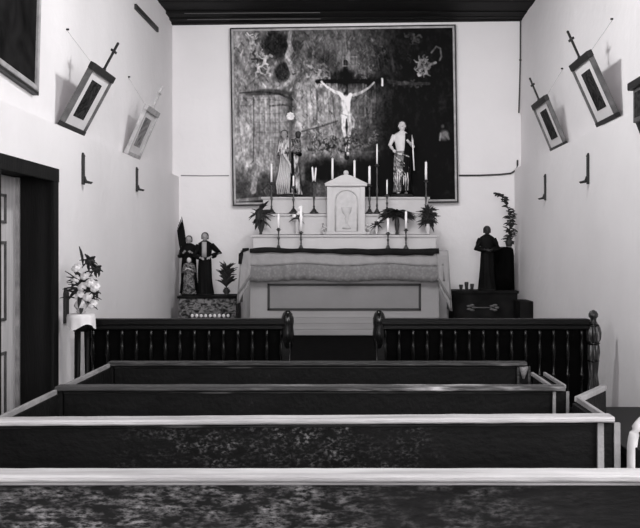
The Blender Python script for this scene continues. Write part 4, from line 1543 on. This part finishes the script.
def pedestal(label, x0, x1, y0, y1, z1, m, plinth=0.0, pm=None, studs=True):
    t = thing('pedestal', label, 'pedestal', ((x0 + x1) / 2, (y0 + y1) / 2, 0.62))
    w, dp, h = x1 - x0, y1 - y0, z1 - 0.62
    MB().box(-w / 2 + 0.015, w / 2 - 0.015, -dp / 2 + 0.015, dp / 2 - 0.015, 0, h - 0.03).build('body', m, t, bevel=0.004)
    MB().box(-w / 2, w / 2, -dp / 2, dp / 2, h - 0.03, h).build('top', M['pedestal_dark'], t, bevel=0.004)
    mb = MB()
    mb.box(-w / 2, w / 2, -dp / 2, dp / 2, 0, 0.05)
    mb.build('plinth', M['pedestal_dark'], t, bevel=0.004)
    if studs:
        mb = MB()
        for k in range(9):
            mb.ball((-w * 0.25 + w * 0.075 * k, -dp / 2 + 0.014, h - 0.225), (0.018, 0.008, 0.02), 8, 6)
        mb.build('stud_row', M['white'], t)
    return t


pedestal('stencilled pedestal with a row of pale studs in the corner by the faded picture', px0_, px1_, 10.25, 10.75, pz.z, M['pedestal'])
TZ = pz.z
saint = statue('black robed saint statue with hand on hip on the stencilled pedestal', Vector((W(205, 0, 10.45).x, 10.45, TZ)), 0.735, M['robe_black'], M['skin_grey'], M['hair'],
               arms={-1: ((-0.16, -0.02, 0.62), (-0.05, -0.12, 0.58)), 1: ((0.235, -0.01, 0.66), (0.11, -0.08, 0.60))}, base_m='pedestal_dark', base_h=0.02)
mb = MB()
mb.loft([[(0.028 * math.cos(2 * PI * k / 12), -0.058 + 0.01 * math.sin(2 * PI * k / 12), z) for k in range(12)] for z in (0.44, 0.50, 0.56, 0.62)])
mb.build('shirt_front', M['skin_grey'], saint)
kid = statue('small kneeling figure in a patterned dress on the stencilled pedestal', Vector((W(189, 0, 10.38).x, 10.38, TZ)), 0.44, M['robe_pattern'], M['skin'], M['skin'],
             arms={-1: ((-0.17, -0.02, 0.60), (-0.06, -0.14, 0.68)), 1: ((0.17, -0.02, 0.60), (0.06, -0.14, 0.68))}, base_m='pedestal_dark', base_h=0.02, width=1.35)
ang = statue('dark figure with a tall pointed wing in the corner behind the kneeling one', Vector((W(189, 0, 10.62).x, 10.62, TZ)), 0.70, M['robe_black'], M['skin_grey'], M['hair'], base_m='pedestal_dark', base_h=0.02, width=1.2)
mb = MB()
for q in range(6):
    mb.leaf((-0.05 - 0.008 * q, 0.02, 0.30 + 0.03 * q), (-0.05 - 0.02 * q, 0.0, 1), 0.62 - 0.06 * q, 0.07, 0.02)
mb.build('wing', M['robe_black'], ang)
pp_ = bouquet('potted_plant', 'small dark bushy plant on the stencilled pedestal beside the altar', 'plant', Vector((W(226.5, 0, 10.42).x, 10.42, TZ)), 0.09, 0.045, 'iron', 'leaf', 60, 0.14, 0.055, 0.65, 1.0, 0.4, zr=0.22)

pz2 = W(0, 291, 10.25).z
pedestal('dark pedestal under the dark saint in the corner by the cable', W(452, 0, 10.25).x, W(519, 0, 10.25).x, 10.25, 10.75, pz2, M['pedestal_dark'], studs=False)
mb = MB()
for c in (-0.16, 0.1):
    for q in range(5):
        a = 2 * PI * q / 5
        mb.ball((c + 0.03 * math.cos(a), 0, 0.03 * math.sin(a)), (0.03, 0.006, 0.014), 8, 6)
mb.tube([(-0.13, 0, 0), (0.07, 0, 0)], 0.007, 6)
pd = [o_ for o_ in C.objects if o_.name.startswith('pedestal') and o_.type == 'EMPTY'][-1]
mb.build('painted_ornament', M['frame_mid'], pd, (0.0, -0.242, pz2 - 0.62 - 0.19))
mb = MB()
mb.box(W(519, 0, 9.9).x, XRL - 0.005, 9.85, 10.24, 0.62, W(0, 301, 9.9).z)
tag(mb.build('side_chest', M['pedestal_dark'], bevel=0.006), 'low dark chest squeezed between the dark pedestal and the side wall', 'chest')
statue('dark saint statue in black robe on the dark pedestal in the corner', Vector((W(487, 0, 10.37).x, 10.37, pz2)), 0.75, M['robe_black'], M['skin_dark'], M['hair'], base_m='pedestal_dark', base_h=0.02,
       arms={-1: ((-0.17, -0.02, 0.64), (-0.05, -0.13, 0.62)), 1: ((0.17, -0.02, 0.64), (0.05, -0.13, 0.62))})
# draped stand
mb = MB()
rings = []
xa, xb = W(492, 0, 10.4).x, W(517.5, 0, 10.4).x
for z, g in ((pz2, 1.0), (pz2 + 0.2, 0.97), (pz2 + 0.40, 0.95), (pz2 + 0.475, 0.92), (pz2 + 0.50, 0.80), (pz2 + 0.505, 0.3)):
    rg = []
    for k in range(48):
        a = 2 * PI * k / 48
        cx, cy = math.cos(a), math.sin(a)
        e = 1.0 / (abs(cx) ** 4 + abs(cy) ** 4) ** 0.25
        f = 1 + 0.04 * math.sin(11 * a) * (1 if z < pz2 + 0.45 else 0)
        rg.append(((xa + xb) / 2 + (xb - xa) / 2 * 0.97 * cx * e * g * f, 10.62 + 0.11 * cy * e * g * f, z))
    rings.append(rg)
mb.loft(rings)
tag(mb.build('draped_stand', M['drape']), 'black draped stand beside the dark saint on the dark pedestal', 'stand')
# leafy branch in a vase on the stand
tz2 = pz2 + 0.505
br = thing('leafy_branch', 'tall curving dark leafy branch in a vase on the black draped stand', 'plant', (W(509, 0, 10.62).x, 10.62, tz2))
MB().lathe([(0.03, 0), (0.035, 0.01), (0.045, 0.05), (0.03, 0.09), (0.02, 0.1), (0.028, 0.12), (0.02, 0.12)], n=16).build('vase', M['iron'], br)
kk = 10.62 / F
path = [(509, 243), (510, 228), (510, 214), (506, 203), (501, 196), (497, 194)]
pts = [Vector(((px - 509) * kk, 0, CAM_Z - (py - 250) * kk - tz2)) for px, py in path]
mb = MB()
mb.tube([(0, 0, 0.03)] + pts, [0.006] * 4 + [0.004] * 3, 8)
mb.build('stem', M['leaf'], br)
mb = MB()
for i in range(len(pts) - 1):
    nlf = 26 if i < 2 else 12
    for q in range(nlf):
        p = pts[i].lerp(pts[i + 1], q / nlf)
        a = random.uniform(0, 2 * PI)
        mb.leaf(p, (math.cos(a), math.sin(a) * 0.5, random.uniform(-0.2, 0.8)), random.uniform(0.06, 0.10) * (1 - 0.10 * i), 0.05, 0.2)
mb.build('leaves', M['leaf'], br)
for k, (px, py, h) in enumerate(((461, 284, 0.07), (466.5, 281, 0.1), (472, 283, 0.08))):
    mb = MB()
    mb.lathe([(0.016, 0), (0.02, 0.004), (0.018, h * 0.4), (0.024, h * 0.8), (0.022, h), (0.016, h)], n=14)
    o_ = mb.build('votive_cup', M['iron'], loc=Vector((W(px, 0, 10.33).x, 10.33, pz2)))
    tag(o_, ['low votive cup on the dark pedestal nearest the altar', 'tallest votive cup between its two lower neighbours on the dark pedestal', 'votive cup closest to the dark saint on the dark pedestal'][k], 'cup', 'dark votive cups on the pedestal')

# ------------------------------------------------------------------ flower stand by the door
fx = W(81, 0, 6.42).x
fs = thing('flower_stand', 'dark three-legged stand with white cloth at the end of the communion rail', 'stand', (fx, 6.42, 0))
tzs = 1.085
MB().lathe([(0.0, tzs - 0.02), (0.085, tzs - 0.02), (0.09, tzs - 0.01), (0.085, tzs), (0.0, tzs)], n=28).build('top', M['wood'], fs)
for k, a in enumerate((0.5, 2.6, 4.5)):
    mb = MB()
    mb.tube([(0.038 * math.cos(a), 0.038 * math.sin(a), tzs - 0.02), (0.045 * math.cos(a), 0.045 * math.sin(a), 0.6), (0.075 * math.cos(a), 0.075 * math.sin(a), 0.0)], [0.02, 0.017, 0.014], 10)
    mb.build('leg', M['wood'], fs)
mb = MB()
mb.lathe([(0.0, 0.97), (0.05, 0.97), (0.062, 0.99), (0.07, 1.065)], n=24)
mb.build('apron', M['wood'], fs)
mb = MB()
rings = []
for i, (r, z) in enumerate(((0.0, tzs + 0.012), (0.075, tzs + 0.012), (0.095, tzs + 0.006), (0.100, tzs - 0.015), (0.098, tzs - 0.055), (0.10, tzs - 0.08))):
    rg = []
    for k in range(48):
        a = 2 * PI * k / 48
        f = 1 + (0.045 * math.sin(9 * a) if i > 3 else 0)
        zz = z - (0.02 * math.sin(3 * a + 1) if i > 4 else 0)
        rg.append((r * f * math.cos(a), r * f * math.sin(a), zz))
    rings.append(rg)
mb.loft(rings, cap=False)
o_ = mb.build('stand_cloth', M['white'])
o_.location = (fx, 6.42, 0)
tag(o_, 'white cloth draped over the three-legged flower stand', 'cloth')
mb = MB()
mb.box(-0.13, -0.11, -0.045, 0.03, 0, 0.22)
mb.add([(-0.13, -0.045, 0.22), (-0.11, -0.045, 0.22), (-0.13, 0.03, 0.22), (-0.11, 0.03, 0.22), (-0.13, -0.02, 0.26), (-0.11, -0.02, 0.26)],
       [(0, 1, 3, 2), (0, 4, 5, 1), (2, 3, 5, 4), (0, 2, 4), (1, 5, 3)])
o_ = mb.build('wall_plaque', M['iron'], loc=(0, 6.60, 1.015))
o_.location.x = XLL + 0.131
tag(o_, 'narrow black pointed plaque on the wall behind the flower stand', 'plaque')
bl = []
for (px, py) in ((84, 276), (77, 268), (74, 280), (82, 287), (90, 283), (79, 296), (88, 297), (96, 288), (92, 305), (80, 304)):
    q = W(px, py, 6.38)
    bl.append((q.x - fx, q.y - 6.42 + random.uniform(-0.02, 0.03), q.z - (tzs + 0.014)))
fb = bouquet('flower_vase', 'white blossoms with dark leaves in a pale vase on the draped stand', 'flowers', Vector((fx, 6.42, tzs + 0.017)), 0.10, 0.05, 'vase', 'leaf', 40, 0.14, 0.045, 0.9, 0.8, 0.8, bl, 0.034, zr=0.16)
mb = MB()
for (px, py, w) in ((90, 262, 0.075), (97, 270, 0.06), (95, 292, 0.06)):
    q = W(px, py, 6.40)
    mb = MB()
    mb.ball((0, 0, 0), (w * 0.5, 0.026, w * 0.42), 12, 8)
    for a in range(7):
        mb.leaf((0, -0.01, 0), (math.cos(a * 0.9), -0.3, math.sin(a * 0.9)), w * 0.9, 0.04, 0.3)
    mb.build('dark_bloom', M['leaf'], fb, (q.x - fx, -0.02, q.z - tzs - 0.014))
mb = MB()
mb.leaf(((W(83, 262, 6.4).x - fx), -0.02, W(0, 268, 6.4).z - tzs), (-0.15, 0, 1), 0.14, 0.04, 0.05)
mb.build('tall_leaf', M['leaf'], fb)

# ------------------------------------------------------------------ light: daylight through skylight and two nave windows
def area(name, loc, rot, sx, sy, power, spread=PI):
    l = bpy.data.lights.new(name, 'AREA')
    l.shape = 'RECTANGLE'
    l.size, l.size_y = sx, sy
    l.energy = power
    l.color = (1.0, 0.99, 1.0)
    l.spread = spread
    o_ = bpy.data.objects.new(name, l)
    C.objects.link(o_)
    o_.location = loc
    o_.rotation_euler = rot
    return o_


area('skylight_daylight', (-0.05, 6.75, ZT - 0.22), (math.radians(66), 0, 0), 2.2, 0.8, 34, math.radians(115))
area('window_daylight', (-2.24, 2.2, 2.35), (0, -PI / 2, 0), 2.0, 2.3, 48)
area('window_daylight.001', (2.18, 2.2, 2.35), (0, PI / 2, 0), 2.0, 2.3, 170)
area('rear_window_daylight', (-0.04, Y0 + 0.02, 2.65), (PI / 2, 0, 0), 2.6, 2.8, 380)
# unseen lamp added over the nave to throw the station pictures' shadows
LP = (0.0, 6.4, 3.52)
pl = thing('added_shadow_lamp', 'added unseen lamp on a rod from the nave ceiling above the pews', 'lamp', LP)
MB().tube([(0, 0, 0.2), (0, 0, ZT - LP[2])], 0.01, 8).build('added_lamp_rod', M['iron'], pl)
MB().lathe([(0.02, 0.24), (0.05, 0.22), (0.09, 0.20), (0.09, 0.195), (0.0, 0.2)], n=24).build('added_lamp_holder', M['iron'], pl)
l = bpy.data.lights.new('added_lamp_light', 'POINT')
l.energy = 118
l.shadow_soft_size = 0.12
lo = bpy.data.objects.new('added_lamp_light', l)
C.objects.link(lo)
lo.location = LP

w = bpy.data.worlds.new('World')
sc.world = w
w.use_nodes = True
bg = w.node_tree.nodes['Background']
bg.inputs[0].default_value = (0.8, 0.8, 0.8, 1)
bg.inputs[1].default_value = 0.3

# ------------------------------------------------------------------ camera
cam = bpy.data.cameras.new('Camera')
cam.sensor_width = 36.0
cam.lens = 36.0 * F / 640.0
cam.shift_x = -30.0 / 640.0
cam.shift_y = -14.0 / 640.0
cam.clip_start = 0.05
co_ = bpy.data.objects.new('Camera', cam)
C.objects.link(co_)
co_.location = (0, 0, CAM_Z)
co_.rotation_euler = (PI / 2, 0, 0)
sc.camera = co_

sc.view_settings.view_transform = 'Standard'
sc.view_settings.look = 'None'
sc.view_settings.gamma = 1.0
sc.view_settings.use_curve_mapping = False
sc.view_settings.exposure = 0.05
sc.cycles.use_denoising = True
